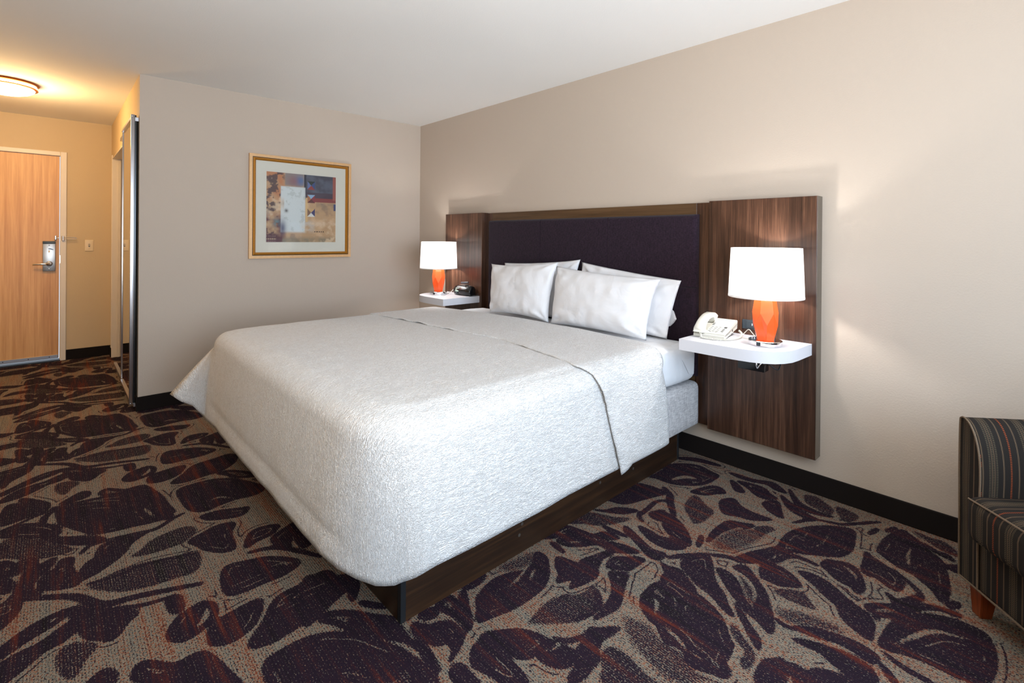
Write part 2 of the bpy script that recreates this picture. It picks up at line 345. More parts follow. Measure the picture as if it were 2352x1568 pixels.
# carpet floor : leaf pattern held as signed distances on the floor's own grid
#CARPET_BEGIN
LEAVES = [
("D",0,0,[-1376,-3065,-1371,-3112,-1400,-3147,-1436,-3185,-1485,-3214,-1531,-3224,-1584,-3226,-1653,-3222,-1691,-3213,-1730,-3202,-1775,-3191,-1772,-3169,-1746,-3142,-1719,-3103,-1695,-3092,-1650,-3076,-1596,-3070,-1551,-3081,-1487,-3107,-1438,-3099]),
("V",0,15,[-1645,-3131,-1579,-3134,-1511,-3117,-1455,-3097,-1424,-3098]),
("V",0,16,[-1510,-3161,-1455,-3129]),
("D",0,0,[-1337,-3143,-1319,-3180,-1305,-3233,-1281,-3294,-1319,-3316,-1374,-3308,-1433,-3290,-1394,-3273,-1406,-3255,-1446,-3237,-1405,-3213,-1383,-3176]),
("S",0,0,[-1654,-3301,-1568,-3284,-1504,-3288,-1460,-3305,-1461,-3321,-1409,-3340,-1362,-3337,-1372,-3375,-1411,-3405,-1453,-3419,-1497,-3410,-1543,-3402,-1606,-3354,-1651,-3313]),
("K",0,15,[-1375,-3366,-1412,-3404,-1463,-3415,-1534,-3401]),
("D",0,0,[-1798,-3240,-1761,-3259,-1711,-3296,-1676,-3346,-1664,-3389,-1658,-3420,-1699,-3408,-1736,-3404,-1757,-3400,-1780,-3376,-1788,-3348,-1799,-3313,-1807,-3335,-1805,-3385,-1812,-3439,-1822,-3455,-1866,-3415,-1882,-3360,-1897,-3309,-1882,-3278,-1856,-3257,-1826,-3249]),
("D",0,0,[-1728,-3415,-1679,-3439,-1646,-3444,-1634,-3484,-1641,-3506,-1668,-3506,-1707,-3490,-1731,-3452]),
("D",0,0,[-1843,-3033,-1781,-3025,-1781,-3074,-1791,-3121,-1814,-3169,-1822,-3133,-1833,-3093]),
("D",0,0,[-1747,-3044,-1729,-3050,-1764,-3110,-1800,-3177,-1837,-3190,-1795,-3108]),
("D",0,0,[-1942,-3048,-1911,-3090,-1867,-3107,-1844,-3137,-1847,-3177,-1851,-3200,-1892,-3228,-1922,-3242,-1938,-3247,-1911,-3223,-1906,-3185,-1931,-3176,-1949,-3146,-1962,-3081]),
("D",0,0,[-1912,-3031,-1871,-3028,-1854,-3054,-1873,-3072,-1902,-3060]),
("D",0,0,[-1723,-3027,-1669,-3022,-1617,-3027,-1657,-3046,-1703,-3045]),
("K",0,9,[-1644,-3403,-1620,-3438,-1580,-3456,-1534,-3471]),
("D",0,0,[-1483,-3500,-1505,-3516,-1531,-3501,-1562,-3508,-1606,-3510,-1633,-3506,-1628,-3482,-1584,-3480,-1526,-3488]),
("D",0,0,[-1521,-3501,-1572,-3520,-1603,-3546,-1649,-3550,-1684,-3556,-1725,-3544,-1710,-3525,-1660,-3521,-1597,-3510]),
("K",0,9,[-1974,-3114,-1968,-3163,-1978,-3223,-1984,-3252]),
("D",0,0,[-2016,-3168,-2004,-3203,-2001,-3244,-2010,-3283,-2059,-3238]),
("D",0,0,[-1958,-3276,-1923,-3277,-1922,-3309,-1921,-3347,-1922,-3363,-1968,-3321]),
("F",0,0,[-1553,-3021,-1455,-3036,-1396,-3047,-1376,-3065,-1428,-3102,-1491,-3097,-1544,-3074]),
("D",0,0,[-1289,-3495,-1243,-3486,-1186,-3486,-1155,-3496,-1122,-3483,-1099,-3491,-1108,-3527,-1115,-3580,-1120,-3627,-1136,-3677,-1163,-3724,-1203,-3759,-1236,-3784,-1244,-3798,-1290,-3807,-1334,-3811,-1349,-3832,-1380,-3834,-1394,-3803,-1411,-3768,-1416,-3736,-1383,-3705,-1385,-3678,-1396,-3651,-1376,-3624,-1355,-3597,-1348,-3565,-1326,-3525]),
("V",0,19,[-1263,-3519,-1262,-3541,-1314,-3566]),
("V",0,18,[-1341,-3610,-1346,-3643,-1359,-3684,-1377,-3711]),
("V",0,10,[-1185,-3533,-1201,-3575,-1248,-3606]),
("V",0,10,[-1370,-3726,-1373,-3760]),
("D",0,0,[-1059,-3443,-1060,-3469,-1044,-3509,-1073,-3558,-1107,-3605,-1123,-3578,-1112,-3529,-1098,-3486]),
("D",0,0,[-1019,-3506,-974,-3493,-932,-3503,-882,-3541,-910,-3572,-967,-3605,-1016,-3640,-1041,-3676,-1081,-3706,-1126,-3748,-1121,-3717,-1094,-3672,-1081,-3639,-1071,-3596,-1045,-3553]),
("D",0,0,[-930,-3607,-1002,-3677,-1039,-3723,-1069,-3769,-1089,-3820,-1111,-3862,-1054,-3847,-1048,-3789,-1017,-3743,-948,-3691,-920,-3648]),
("D",0,0,[-874,-3644,-833,-3675,-890,-3743,-927,-3780,-985,-3815,-1054,-3847,-1043,-3808,-1024,-3779,-968,-3775,-911,-3736,-882,-3689]),
("F",0,0,[-915,-3683,-940,-3745,-1011,-3780,-1039,-3766,-981,-3719]),
("D",0,0,[-1063,-3733,-1087,-3763,-1132,-3810,-1155,-3840,-1202,-3862,-1184,-3835,-1144,-3799,-1090,-3750]),
("S",0,0,[-1167,-3759,-1172,-3783,-1200,-3816,-1218,-3843,-1242,-3863,-1281,-3868,-1310,-3860,-1288,-3841,-1246,-3839,-1220,-3798,-1196,-3775]),
("D",0,0,[-1260,-3338,-1238,-3353,-1213,-3388,-1255,-3406,-1309,-3432,-1366,-3457,-1401,-3461,-1438,-3453,-1485,-3440,-1445,-3437,-1393,-3427,-1336,-3407,-1295,-3375]),
("D",0,0,[-1238,-3314,-1204,-3298,-1166,-3298,-1136,-3325,-1099,-3359,-1093,-3385,-1138,-3384,-1188,-3379,-1207,-3355]),
("D",0,0,[-1541,-3456,-1505,-3479,-1482,-3495,-1456,-3519,-1503,-3514,-1541,-3509,-1580,-3526,-1620,-3550,-1643,-3537]),
("S",0,0,[-1587,-3544,-1543,-3543,-1528,-3582,-1535,-3628,-1546,-3675,-1549,-3704,-1656,-3607,-1621,-3576]),
("F",0,0,[-1409,-3500,-1373,-3567,-1393,-3640,-1389,-3708,-1422,-3766,-1423,-3816,-1514,-3736,-1501,-3647,-1472,-3568]),
("D",0,0,[-1266,-3889,-1212,-3907,-1192,-3929,-1274,-3956,-1331,-3904]),
("K",0,13,[-1005,-3445,-952,-3478,-867,-3541]),
("K",0,18,[-860,-3555,-825,-3607,-809,-3650,-761,-3666,-692,-3686]),
("D",0,0,[-787,-3717,-738,-3761,-745,-3794,-763,-3828,-799,-3856,-828,-3829,-849,-3799,-852,-3759,-852,-3741]),
("K",0,17,[-771,-3712,-718,-3739,-647,-3762,-622,-3785,-615,-3819,-617,-3858]),
("D",0,0,[-600,-3873,-554,-3878,-533,-3907,-514,-3945,-536,-3977,-589,-4004,-640,-4017,-682,-4008,-662,-3986,-658,-3954,-644,-3924,-620,-3895]),
("V",0,16,[-556,-3913,-550,-3945,-574,-3975,-603,-3986]),
("D",0,0,[-377,-3972,-395,-3998,-415,-4034,-439,-4072,-474,-4103,-511,-4112,-560,-4102,-555,-4072,-530,-4034,-539,-4007,-513,-3986,-451,-3981]),
("K",0,9,[-427,-4070,-457,-4106,-487,-4140,-518,-4163,-546,-4171]),
("D",0,0,[-735,-4042,-691,-4072,-652,-4107,-603,-4080,-618,-4111,-590,-4131,-524,-4164,-539,-4172,-588,-4160,-576,-4182,-554,-4213,-540,-4266,-561,-4268,-568,-4225,-601,-4185,-648,-4157,-711,-4131,-741,-4108,-757,-4088,-784,-4084,-761,-4071]),
("D",0,0,[-906,-4115,-856,-4113,-795,-4118,-738,-4131,-682,-4158,-636,-4189,-603,-4229,-585,-4280,-600,-4341,-714,-4366,-838,-4354,-876,-4295,-875,-4276,-876,-4229,-885,-4181,-904,-4143]),
("V",0,24,[-863,-4146,-790,-4177,-727,-4207,-693,-4238,-663,-4306]),
("D",0,0,[-710,-3826,-690,-3863,-694,-3909,-713,-3946,-740,-3983,-759,-4020,-773,-4054,-808,-4077,-851,-4085,-900,-4086,-897,-4066,-881,-4030,-854,-4000,-809,-3975,-784,-3932,-752,-3892,-730,-3852]),
("S",0,0,[-893,-3799,-843,-3839,-828,-3876,-851,-3898,-883,-3928,-896,-3901,-900,-3871,-904,-3845]),
("D",0,0,[-1030,-3903,-993,-3937,-968,-3978,-955,-4022,-947,-4060,-952,-4099,-965,-4120,-1002,-4114,-1002,-4098,-991,-4059,-992,-4019,-1013,-3978,-1026,-3934]),
("D",0,0,[-1080,-3921,-1051,-3965,-1034,-4007,-1021,-4040,-1018,-4080,-1027,-4111,-1053,-4132,-1081,-4132,-1106,-4109,-1101,-4067,-1092,-4033,-1075,-3995,-1081,-3955]),
("D",0,0,[-1250,-3888,-1208,-3911,-1194,-3939,-1181,-3971,-1214,-3963,-1254,-3949,-1288,-3943,-1320,-3913]),
("D",0,0,[-1178,-3992,-1138,-4025,-1120,-4071,-1115,-4101,-1249,-3978]),
("K",0,7,[-1032,-3853,-1041,-3879,-1035,-3907]),
("K",0,15,[-992,-4135,-1013,-4155,-1035,-4174]),
("D",0,0,[-512,-4235,-472,-4260,-504,-4263,-526,-4243]),
("K",0,11,[-933,-4133,-951,-4181,-956,-4229,-955,-4248]),
("F",0,0,[-978,-3837,-930,-3906,-913,-4000,-938,-4024,-974,-3968,-1016,-3906,-1018,-3856]),
("D",0,0,[-464,-3011,-326,-3005,-218,-3047,-149,-3136,-167,-3227,-186,-3273,-317,-3265,-398,-3215,-447,-3148,-457,-3067]),
("V",0,35,[-406,-3125,-330,-3156,-304,-3204]),
("V",0,9,[-245,-3036,-214,-3145,-204,-3257]),
("D",0,0,[-819,-3012,-729,-3008,-599,-3011,-559,-3070,-549,-3136,-551,-3179,-624,-3156,-697,-3132,-791,-3099,-823,-3049]),
("K",0,26,[-518,-3141,-564,-3200,-621,-3232,-713,-3304]),
("K",0,13,[-616,-3216,-672,-3185,-773,-3193,-833,-3195,-863,-3232]),
("D",0,0,[-784,-3221,-709,-3251,-781,-3288,-806,-3265]),
("D",0,0,[-726,-3274,-729,-3317,-762,-3375,-818,-3432,-870,-3462,-885,-3441,-874,-3397,-854,-3351,-811,-3305]),
("D",0,0,[-908,-3243,-903,-3290,-908,-3350,-882,-3397,-896,-3454,-942,-3434,-965,-3391,-961,-3334,-938,-3283]),
("D",0,0,[-955,-3201,-965,-3250,-992,-3313,-1011,-3372,-997,-3420,-1047,-3424,-1061,-3391,-1039,-3339,-1009,-3275,-994,-3232]),
("S",0,0,[-561,-3286,-468,-3286,-520,-3363,-543,-3410,-637,-3419,-705,-3401,-661,-3351,-622,-3310]),
("D",0,0,[-948,-3025,-913,-3066,-851,-3093,-802,-3167,-870,-3143,-902,-3105,-934,-3058]),
("S",0,0,[-1122,-3015,-1017,-3011,-965,-3057,-936,-3120,-885,-3185,-975,-3157,-1040,-3115,-1072,-3069]),
("D",0,0,[-1283,-3018,-1155,-3019,-1125,-3089,-1109,-3144,-1054,-3170,-1046,-3233,-1098,-3202,-1136,-3143,-1185,-3092,-1237,-3052]),
("D",0,0,[-1254,-3068,-1181,-3111,-1133,-3185,-1091,-3239,-1068,-3298,-1066,-3344,-1108,-3313,-1142,-3267,-1152,-3199,-1212,-3159,-1254,-3114]),
("D",0,0,[-1287,-3220,-1225,-3234,-1166,-3252,-1141,-3275,-1217,-3269,-1266,-3286,-1282,-3258]),
("K",0,18,[-1026,-3136,-1022,-3190,-1015,-3246]),
("K",0,14,[-1008,-3445,-969,-3467,-941,-3492]),
("K",0,14,[-849,-3488,-772,-3465]),
("K",0,15,[-1285,-3063,-1295,-3136]),
("K",0,43,[-142,-3021,-83,-3104,-60,-3216]),
("D",0,0,[-453,-3256,-389,-3269,-316,-3300,-301,-3337,-335,-3374,-374,-3349,-433,-3312]),
("D",0,0,[-419,-3394,-360,-3426,-398,-3473,-415,-3527,-415,-3582,-413,-3621,-451,-3596,-486,-3554,-501,-3504,-524,-3456,-483,-3417]),
("D",0,0,[-298,-3543,-253,-3554,-228,-3587,-299,-3622,-362,-3649,-356,-3609,-333,-3571]),
("D",0,0,[-148,-3575,-185,-3625,-221,-3673,-241,-3721,-259,-3760,-314,-3729,-368,-3697,-291,-3722,-277,-3680,-248,-3638,-193,-3598]),
("D",0,0,[-180,-3341,-199,-3383,-254,-3435,-274,-3406,-230,-3367]),
("D",0,0,[-162,-3368,-137,-3439,-140,-3494,-174,-3530,-200,-3570,-243,-3531,-241,-3491,-198,-3430]),
("D",0,0,[-102,-3298,-87,-3337,-81,-3418,-43,-3488,-58,-3533,-105,-3581,-113,-3540,-88,-3483,-116,-3410,-119,-3346]),
("D",0,0,[-794,-3501,-708,-3483,-622,-3485,-568,-3499,-542,-3540,-520,-3586,-574,-3571,-574,-3545,-609,-3531,-678,-3510,-736,-3506]),
("F",0,0,[-767,-3510,-668,-3520,-581,-3556,-532,-3643,-628,-3644,-714,-3626,-787,-3589,-811,-3531]),
("S",0,0,[-537,-3596,-485,-3626,-485,-3660,-538,-3645,-592,-3637,-564,-3613]),
("D",0,0,[-601,-3713,-530,-3709,-450,-3716,-372,-3746,-305,-3789,-256,-3842,-234,-3896,-317,-3917,-408,-3926,-486,-3906,-530,-3859,-573,-3805,-602,-3764,-670,-3724,-746,-3704,-799,-3676,-812,-3630,-735,-3651,-666,-3684]),
("V",0,13,[-515,-3806,-459,-3828,-378,-3831,-308,-3829]),
("V",0,9,[-505,-3852,-444,-3893,-378,-3916]),
("V",0,11,[-447,-3768,-396,-3766]),
("D",0,0,[-53,-3583,-149,-3658,-180,-3739,-178,-3806,-212,-3747,-207,-3676,-147,-3628]),
("S",0,0,[-60,-3654,-35,-3699,-66,-3743,-113,-3790,-169,-3787,-156,-3732,-133,-3683]),
("K",0,8,[-259,-3760,-239,-3805,-203,-3864,-97,-3933]),
("S",0,0,[-67,-3792,-62,-3845,-92,-3884,-169,-3869,-165,-3836]),
("D",0,0,[-327,-4002,-228,-4003,-138,-4018,-68,-4044,-87,-4071,-124,-4111,-176,-4151,-214,-4187,-293,-4210,-387,-4227,-460,-4232,-509,-4218,-465,-4195,-432,-4161,-402,-4126,-391,-4082,-369,-4046,-347,-4019]),
("V",0,16,[-192,-4093,-284,-4094,-366,-4111]),
("V",0,9,[-354,-4122,-303,-4140,-258,-4158]),
("V",0,8,[-343,-4052,-370,-4090]),
("D",0,0,[-121,-4126,-148,-4169,-146,-4201,-180,-4224,-181,-4205,-166,-4171]),
("D",0,0,[-250,-4199,-207,-4238,-262,-4243,-259,-4219]),
("S",0,0,[-41,-4078,-52,-4136,-46,-4181,-99,-4227,-134,-4230,-126,-4178,-89,-4129]),
("K",0,9,[-207,-3857,-144,-3906,-67,-3961]),
("K",0,12,[-212,-3951,-141,-3967]),
("K",0,9,[-132,-3995,-70,-4017]),
("D",1,0,[-2791,-1333,-2728,-1335,-2644,-1354,-2558,-1393,-2502,-1452,-2468,-1551,-2449,-1642,-2422,-1771,-2465,-1766,-2507,-1760,-2560,-1744,-2613,-1735,-2676,-1708,-2724,-1635,-2760,-1563,-2787,-1499]),
("V",1,10,[-2751,-1378,-2702,-1395,-2620,-1451,-2539,-1524]),
("V",1,18,[-2503,-1602,-2479,-1719]),
("D",1,0,[-2782,-1295,-2754,-1264,-2710,-1225,-2688,-1255,-2698,-1295,-2741,-1304]),
("D",1,0,[-2640,-1298,-2618,-1268,-2553,-1337,-2506,-1337,-2476,-1354,-2451,-1439,-2428,-1549,-2423,-1629,-2408,-1732,-2423,-1674,-2440,-1576,-2473,-1469,-2526,-1381,-2585,-1358,-2627,-1330]),
("D",1,0,[-2541,-1197,-2509,-1134,-2467,-1112,-2432,-1107,-2410,-1151,-2424,-1211,-2463,-1233,-2513,-1245]),
("V",1,23,[-2471,-1215,-2441,-1184,-2430,-1146]),
("D",1,0,[-2449,-1313,-2428,-1243,-2378,-1228,-2288,-1224,-2320,-1305,-2359,-1339,-2411,-1348]),
("D",1,0,[-2771,-839,-2731,-875,-2676,-937,-2614,-1004,-2642,-1038,-2675,-1087,-2702,-1063,-2734,-1023,-2754,-926]),
("S",1,0,[-2798,-1116,-2794,-1046,-2765,-1040,-2721,-1090,-2752,-1137,-2775,-1186]),
("D",1,0,[-2998,-1091,-2949,-1009,-2895,-976,-2838,-963,-2784,-921,-2760,-920,-2785,-989,-2838,-1007,-2893,-1060,-2946,-1091]),
("D",1,0,[-3004,-990,-2952,-935,-2883,-867,-2824,-839,-2771,-839,-2808,-882,-2868,-914,-2938,-959,-2995,-1008]),
("D",1,0,[-2997,-809,-2990,-713,-2946,-705,-2958,-800,-2986,-851,-3003,-910]),
("K",1,23,[-2887,-667,-2761,-767,-2690,-881,-2586,-918,-2419,-990]),
("K",1,10,[-2691,-917,-2590,-977,-2524,-993]),
("D",1,0,[-2518,-1004,-2492,-1015,-2495,-1087,-2515,-1081]),
("D",1,0,[-2924,-1120,-2877,-1182,-2836,-1256,-2841,-1323,-2874,-1337,-2892,-1346,-2884,-1249,-2903,-1195]),
("D",1,0,[-2980,-1348,-2977,-1218,-2959,-1154,-2921,-1216,-2903,-1302,-2912,-1345,-2955,-1363]),
("D",1,0,[-2978,-1464,-2952,-1420,-2909,-1420,-2847,-1476,-2805,-1538,-2800,-1603,-2822,-1606,-2882,-1559,-2942,-1505]),
("K",1,10,[-2981,-1417,-2922,-1392,-2874,-1362,-2825,-1346,-2809,-1316]),
("K",1,18,[-2845,-1462,-2843,-1407,-2820,-1360]),
("D",1,0,[-2841,-1603,-2786,-1660,-2738,-1697,-2702,-1729,-2662,-1780,-2692,-1781,-2728,-1763,-2763,-1724,-2810,-1660]),
("S",1,0,[-2967,-1659,-2967,-1580,-2952,-1524,-2881,-1581,-2810,-1674,-2771,-1765,-2764,-1791,-2821,-1785,-2877,-1754,-2945,-1680]),
("K",1,14,[-2730,-1842,-2705,-1804,-2643,-1804,-2567,-1822,-2488,-1840,-2427,-1800,-2378,-1777]),
("D",1,0,[-2677,-1871,-2658,-1833,-2620,-1839,-2568,-1829,-2516,-1838,-2544,-1857,-2587,-1897,-2603,-1937,-2636,-1980,-2661,-2001,-2703,-2033,-2741,-2038,-2735,-1993,-2711,-1937,-2687,-1921]),
("S",1,0,[-2577,-2001,-2544,-1977,-2514,-1936,-2457,-1914,-2387,-1916,-2368,-1972,-2418,-2023,-2473,-2028,-2524,-2023]),
("D",1,0,[-2899,-1745,-2871,-1771,-2865,-1829,-2846,-1833,-2813,-1816,-2832,-1878,-2857,-1906,-2872,-1941,-2879,-2003,-2859,-2015,-2857,-2046,-2895,-2027,-2924,-2022,-2909,-1976,-2896,-1931,-2891,-1875,-2883,-1832]),
("D",1,0,[-2845,-1989,-2832,-1923,-2799,-1895,-2785,-1849,-2763,-1868,-2769,-1923,-2759,-1995,-2751,-2062,-2789,-2051,-2818,-2030]),
("S",1,0,[-2712,-2110,-2663,-2088,-2613,-2077,-2550,-2089,-2474,-2118,-2393,-2142,-2414,-2258,-2482,-2259,-2556,-2246,-2625,-2217,-2669,-2172]),
("K",1,12,[-2720,-2090,-2640,-2103,-2538,-2099,-2394,-2148]),
("D",1,0,[-2965,-1712,-2929,-1758,-2911,-1807,-2914,-1842,-2946,-1819,-2959,-1819]),
("D",1,0,[-2957,-1845,-2934,-1884,-2925,-1938,-2935,-1952,-2953,-1924]),
("D",1,0,[-2315,-1861,-2249,-1869,-2177,-1907,-2148,-1924,-2182,-1965,-2235,-1950,-2290,-1917,-2309,-1892]),
("D",1,0,[-2392,-2041,-2339,-2015,-2291,-1997,-2248,-2004,-2232,-2027,-2262,-2092,-2275,-2209,-2308,-2206,-2352,-2153,-2374,-2092]),
("D",1,0,[-2230,-2236,-2203,-2168,-2175,-2141,-2128,-2144,-2091,-2170,-2132,-2210,-2181,-2218,-2210,-2227]),
("D",1,0,[-2133,-2253,-2108,-2232,-2051,-2206,-2005,-2191,-2049,-2248,-2083,-2292,-2109,-2360,-2130,-2341,-2136,-2293]),
("D",1,0,[-2351,-1521,-2291,-1501,-2206,-1512,-2130,-1570,-2066,-1682,-2037,-1773,-2084,-1812,-2166,-1797,-2234,-1802,-2300,-1814,-2343,-1758,-2355,-1646]),
("V",1,19,[-2258,-1733,-2218,-1730,-2176,-1779]),
("D",1,0,[-2331,-962,-2256,-972,-2184,-1008,-2113,-1100,-2168,-1136,-2245,-1135,-2353,-1117]),
("V",1,8,[-2348,-1082,-2256,-1085,-2180,-1097]),
("D",1,0,[-2360,-1407,-2298,-1339,-2237,-1259,-2151,-1246,-2061,-1232,-2046,-1301,-2083,-1373,-2151,-1423,-2225,-1427,-2314,-1437]),
("V",1,8,[-2265,-1333,-2167,-1322,-2082,-1321]),
("D",1,0,[-2161,-1450,-2105,-1465,-2035,-1563,-2018,-1614,-2093,-1569,-2131,-1500]),
("K",1,16,[-2235,-2286,-2176,-2306,-2128,-2343,-2078,-2422,-2032,-2503]),
("D",1,0,[-2041,-2254,-2008,-2253,-2004,-2349,-2054,-2396,-2060,-2327]),
("D",0,0,[-2232,-2876,-2191,-2890,-2144,-2921,-2100,-2961,-2073,-3010,-2052,-3056,-2026,-3111,-2013,-3176,-2009,-3229,-2038,-3215,-2061,-3171,-2113,-3134,-2143,-3100,-2192,-3058,-2235,-3001,-2268,-2972]),
("D",0,0,[-2111,-2910,-2063,-2937,-2016,-2976,-1982,-3011,-1986,-3089,-1980,-3144,-1973,-3195,-1983,-3249,-1985,-3213,-1986,-3154,-2003,-3094,-2039,-3041,-2072,-2983,-2095,-2941]),
("K",0,23,[-2136,-2814,-2080,-2865,-2033,-2930,-1981,-2986]),
("D",0,0,[-2128,-2591,-2063,-2639,-1997,-2683,-1983,-2728,-2028,-2750,-2086,-2771,-2156,-2801,-2208,-2809]),
("V",0,6,[-2162,-2684,-2113,-2693,-2065,-2696]),
("D",0,0,[-2015,-2736,-1990,-2743,-2020,-2793,-2045,-2818,-2041,-2779]),
("K",0,18,[-2028,-2844,-2006,-2878,-1977,-2918]),
("S",0,0,[-2274,-2990,-2213,-3055,-2152,-3118,-2054,-3201,-2055,-3242,-2288,-3028]),
]
# outlines in millimetres on the floor: D dark leaf, S speckled, F faded, K dark stroke, V pale vein
PER = 1.372
def closed(pts, n=5):
    P = np.array(pts, float); m = len(P); out = []
    for i in range(m):
        a, b, c_, d = P[i-1], P[i], P[(i+1) % m], P[(i+2) % m]
        for k in range(n):
            s = k/n; out.append(.5*((2*b)+(c_-a)*s+(2*a-5*b+4*c_-d)*s*s+(3*b-a-3*c_+d)*s**3))
    return np.array(out)
def openp(pts, n=6):
    return np.array([(p.x, p.y) for p in catmull([(a, b, 0) for a, b in pts], n)])
FX = np.linspace(XL, 0, 345); FY = np.linspace(YF, YE, 735); gx, gy = np.meshgrid(FX, FY)
fields = {k: np.full(gx.shape, -.2) for k in 'DSFV'}
def segdist(px, py, A, B):
    d = B-A; L2_ = (d**2).sum()+1e-12; t_ = np.clip(((px-A[0])*d[0]+(py-A[1])*d[1])/L2_, 0, 1)
    return np.hypot(px-(A[0]+t_*d[0]), py-(A[1]+t_*d[1])), t_
def stamp(kind, pts, wd, grow=0.0):
    mg = .05; lo, hi = pts.min(0)-mg, pts.max(0)+mg
    i0, i1 = np.searchsorted(FX, lo[0]), np.searchsorted(FX, hi[0]); j0, j1 = np.searchsorted(FY, lo[1]), np.searchsorted(FY, hi[1])
    if i1-i0 < 2 or j1-j0 < 2: return
    X, Y = gx[j0:j1, i0:i1], gy[j0:j1, i0:i1]; dist = np.full(X.shape, 9.)
    if wd:
        m = len(pts)-1; sd = np.full(X.shape, -9.)
        for i in range(m):
            dd, t_ = segdist(X, Y, pts[i], pts[i+1]); f_ = (i+t_)/m; wl = wd*.5*(.35+.65*np.sin(np.clip(f_, 0.03, .97)*PI)**.7); sd = np.maximum(sd, wl-dd)
    else:
        ins = np.zeros(X.shape, bool)
        for i in range(len(pts)):
            A, B = pts[i], pts[(i+1) % len(pts)]; dd, _ = segdist(X, Y, A, B); dist = np.minimum(dist, dd)
            cr = ((A[1] > Y) != (B[1] > Y)) & (X < (B[0]-A[0])*(Y-A[1])/((B[1]-A[1])+1e-12)+A[0]); ins ^= cr
        sd = np.where(ins, dist, -dist)
    sd = sd+grow
    fk = fields['D' if kind == 'K' else kind][j0:j1, i0:i1]; np.maximum(fk, sd, out=fk)
for kind, per_, wd, raw in LEAVES:
    P = np.array(raw, float).reshape(-1, 2)/1000
    pts = openp(P) if wd else closed(P)
    if wd: wd = max(wd/1000, .008)
    jobs = [(0, k) for k in range(-4, 5)]+([(-.86, k+.42) for k in range(-4, 5)] if per_ else [])
    for dx_, k in jobs:
        q = pts+np.array([dx_, k*PER])
        if dx_ and q[:, 0].max() > -2.90: continue
        if per_ == 0 and k != 0 and (q[:, 0].min() < -2.02 or q[:, 1].max() < -3.3): continue
        stamp(kind, q, wd, 0.0 if kind == 'V' else (.011 if per_ and not wd else .0045))
flr = gridmesh('floor', np.stack([gx, gy, np.zeros_like(gx)], -1).reshape(-1, 3), (lambda I: np.stack([I[:-1, :-1], I[:-1, 1:], I[1:, 1:], I[1:, :-1]], -1).reshape(-1, 4))(np.arange(gx.size).reshape(gx.shape)))
dk_ = np.minimum(fields['D'], -fields['V'])
for nm_, arr in (('leaf', dk_), ('speck', fields['S']), ('faded', fields['F'])):
    at_ = flr.attributes.new(nm_, 'FLOAT', 'POINT'); at_.data.foreach_set('value', arr.astype(np.float32).ravel())
t = NT('leaf_carpet'); v = t.coord()
fA = lambda n_: t.n('ShaderNodeAttribute', attribute_name=n_).outputs['Fac']
wob = t.math('MULTIPLY', t.math('SUBTRACT', t.noise(v, 190, 2, .6), .5), .012)
def mask(n_, lo, hi): 
    x = t.n('ShaderNodeMapRange', ins={0: t.math('ADD', fA(n_), wob), 1: lo, 2: hi, 3: 0.0, 4: 1.0}); return x.outputs[0]
st1 = t.noise(t.coord(scale=(1, .05, 1)), 26, 3, .6)          # wide streaks along y
st2 = t.noise(t.coord(scale=(1, .03, 1)), 120, 2, .6)        # fine streaks along y
mD, mS, mF = mask('leaf', -.0045, .0005), mask('speck', -.003, .006), mask('faded', -.004, .02)
# echo lines outside and pale veins inside the leaf outlines, broken up
def bandm(lo, hi, seed_scale, th):
    a_ = t.math('ADD', fA('leaf'), wob); m1 = t.math('MULTIPLY', t.math('GREATER_THAN', a_, lo), t.math('LESS_THAN', a_, hi))
    return t.math('MULTIPLY', m1, t.math('GREATER_THAN', t.noise(v, seed_scale, 2), th))
echo = bandm(-.0235, -.018, 3.7, .54)
vein = bandm(.026, .030, 6.3, .56)
mD = t.math('MAXIMUM', t.math('MULTIPLY', mD, t.math('SUBTRACT', 1.0, t.math('MULTIPLY', vein, .7))), t.math('MULTIPLY', echo, .8))
den = t.math('MAXIMUM', t.math('MULTIPLY', mD, .80), t.math('MAXIMUM', t.math('MULTIPLY', mS, .60), t.math('MULTIPLY', mF, .46)))
den = t.math('ADD', den, t.math('MULTIPLY', t.math('SUBTRACT', st2, .5), .55))
den = t.math('ADD', den, t.math('MULTIPLY', t.math('SUBTRACT', 1.0, den), .33))
rib = t.n('ShaderNodeTexWave', wave_type='BANDS', bands_direction='X', ins={'Vector': v, 'Distortion': 0.0}); rib.inputs['Scale'].default_value = 2*PI/.0078/20
den = t.math('ADD', den, t.math('MULTIPLY', t.math('SUBTRACT', .5, rib.outputs[0]), .22))
yarn = t.noise(t.coord(scale=(1, .6, 1)), 240, 2.5, .75)      # single tufts
yarn = t.n('ShaderNodeMapRange', ins={0: yarn, 1: .30, 2: .70, 3: 0.0, 4: 1.0}).outputs[0]
pick = t.n('ShaderNodeMapRange', ins={0: t.math('SUBTRACT', den, yarn), 1: -.07, 2: .07, 3: 0.0, 4: 1.0}).outputs[0]
hue = t.noise(t.coord(scale=(1, .5, 1)), 230, 1, .6); 
lightc = t.ramp(t.math('ADD', t.math('MULTIPLY', hue, .6), t.math('MULTIPLY', st1, .4)), [(.38, srgb(106, 104, 99)), (.50, srgb(140, 130, 114)), (.57, srgb(142, 98, 76)), (.66, srgb(122, 66, 48))])
hue2 = t.math('ADD', t.math('MULTIPLY', t.noise(v, 380, 1, .6), .35), t.math('MULTIPLY', st1, .65))
darkc = t.ramp(hue2, [(.34, srgb(24, 20, 20)), (.47, srgb(38, 27, 40)), (.57, srgb(42, 28, 38)), (.62, srgb(96, 42, 32)), (.75, srgb(78, 34, 26))])
hgt = t.math('ADD', t.math('MULTIPLY', rib.outputs[0], .5), t.math('MULTIPLY', yarn, .6))
col_ = t.mix(pick, lightc, darkc)
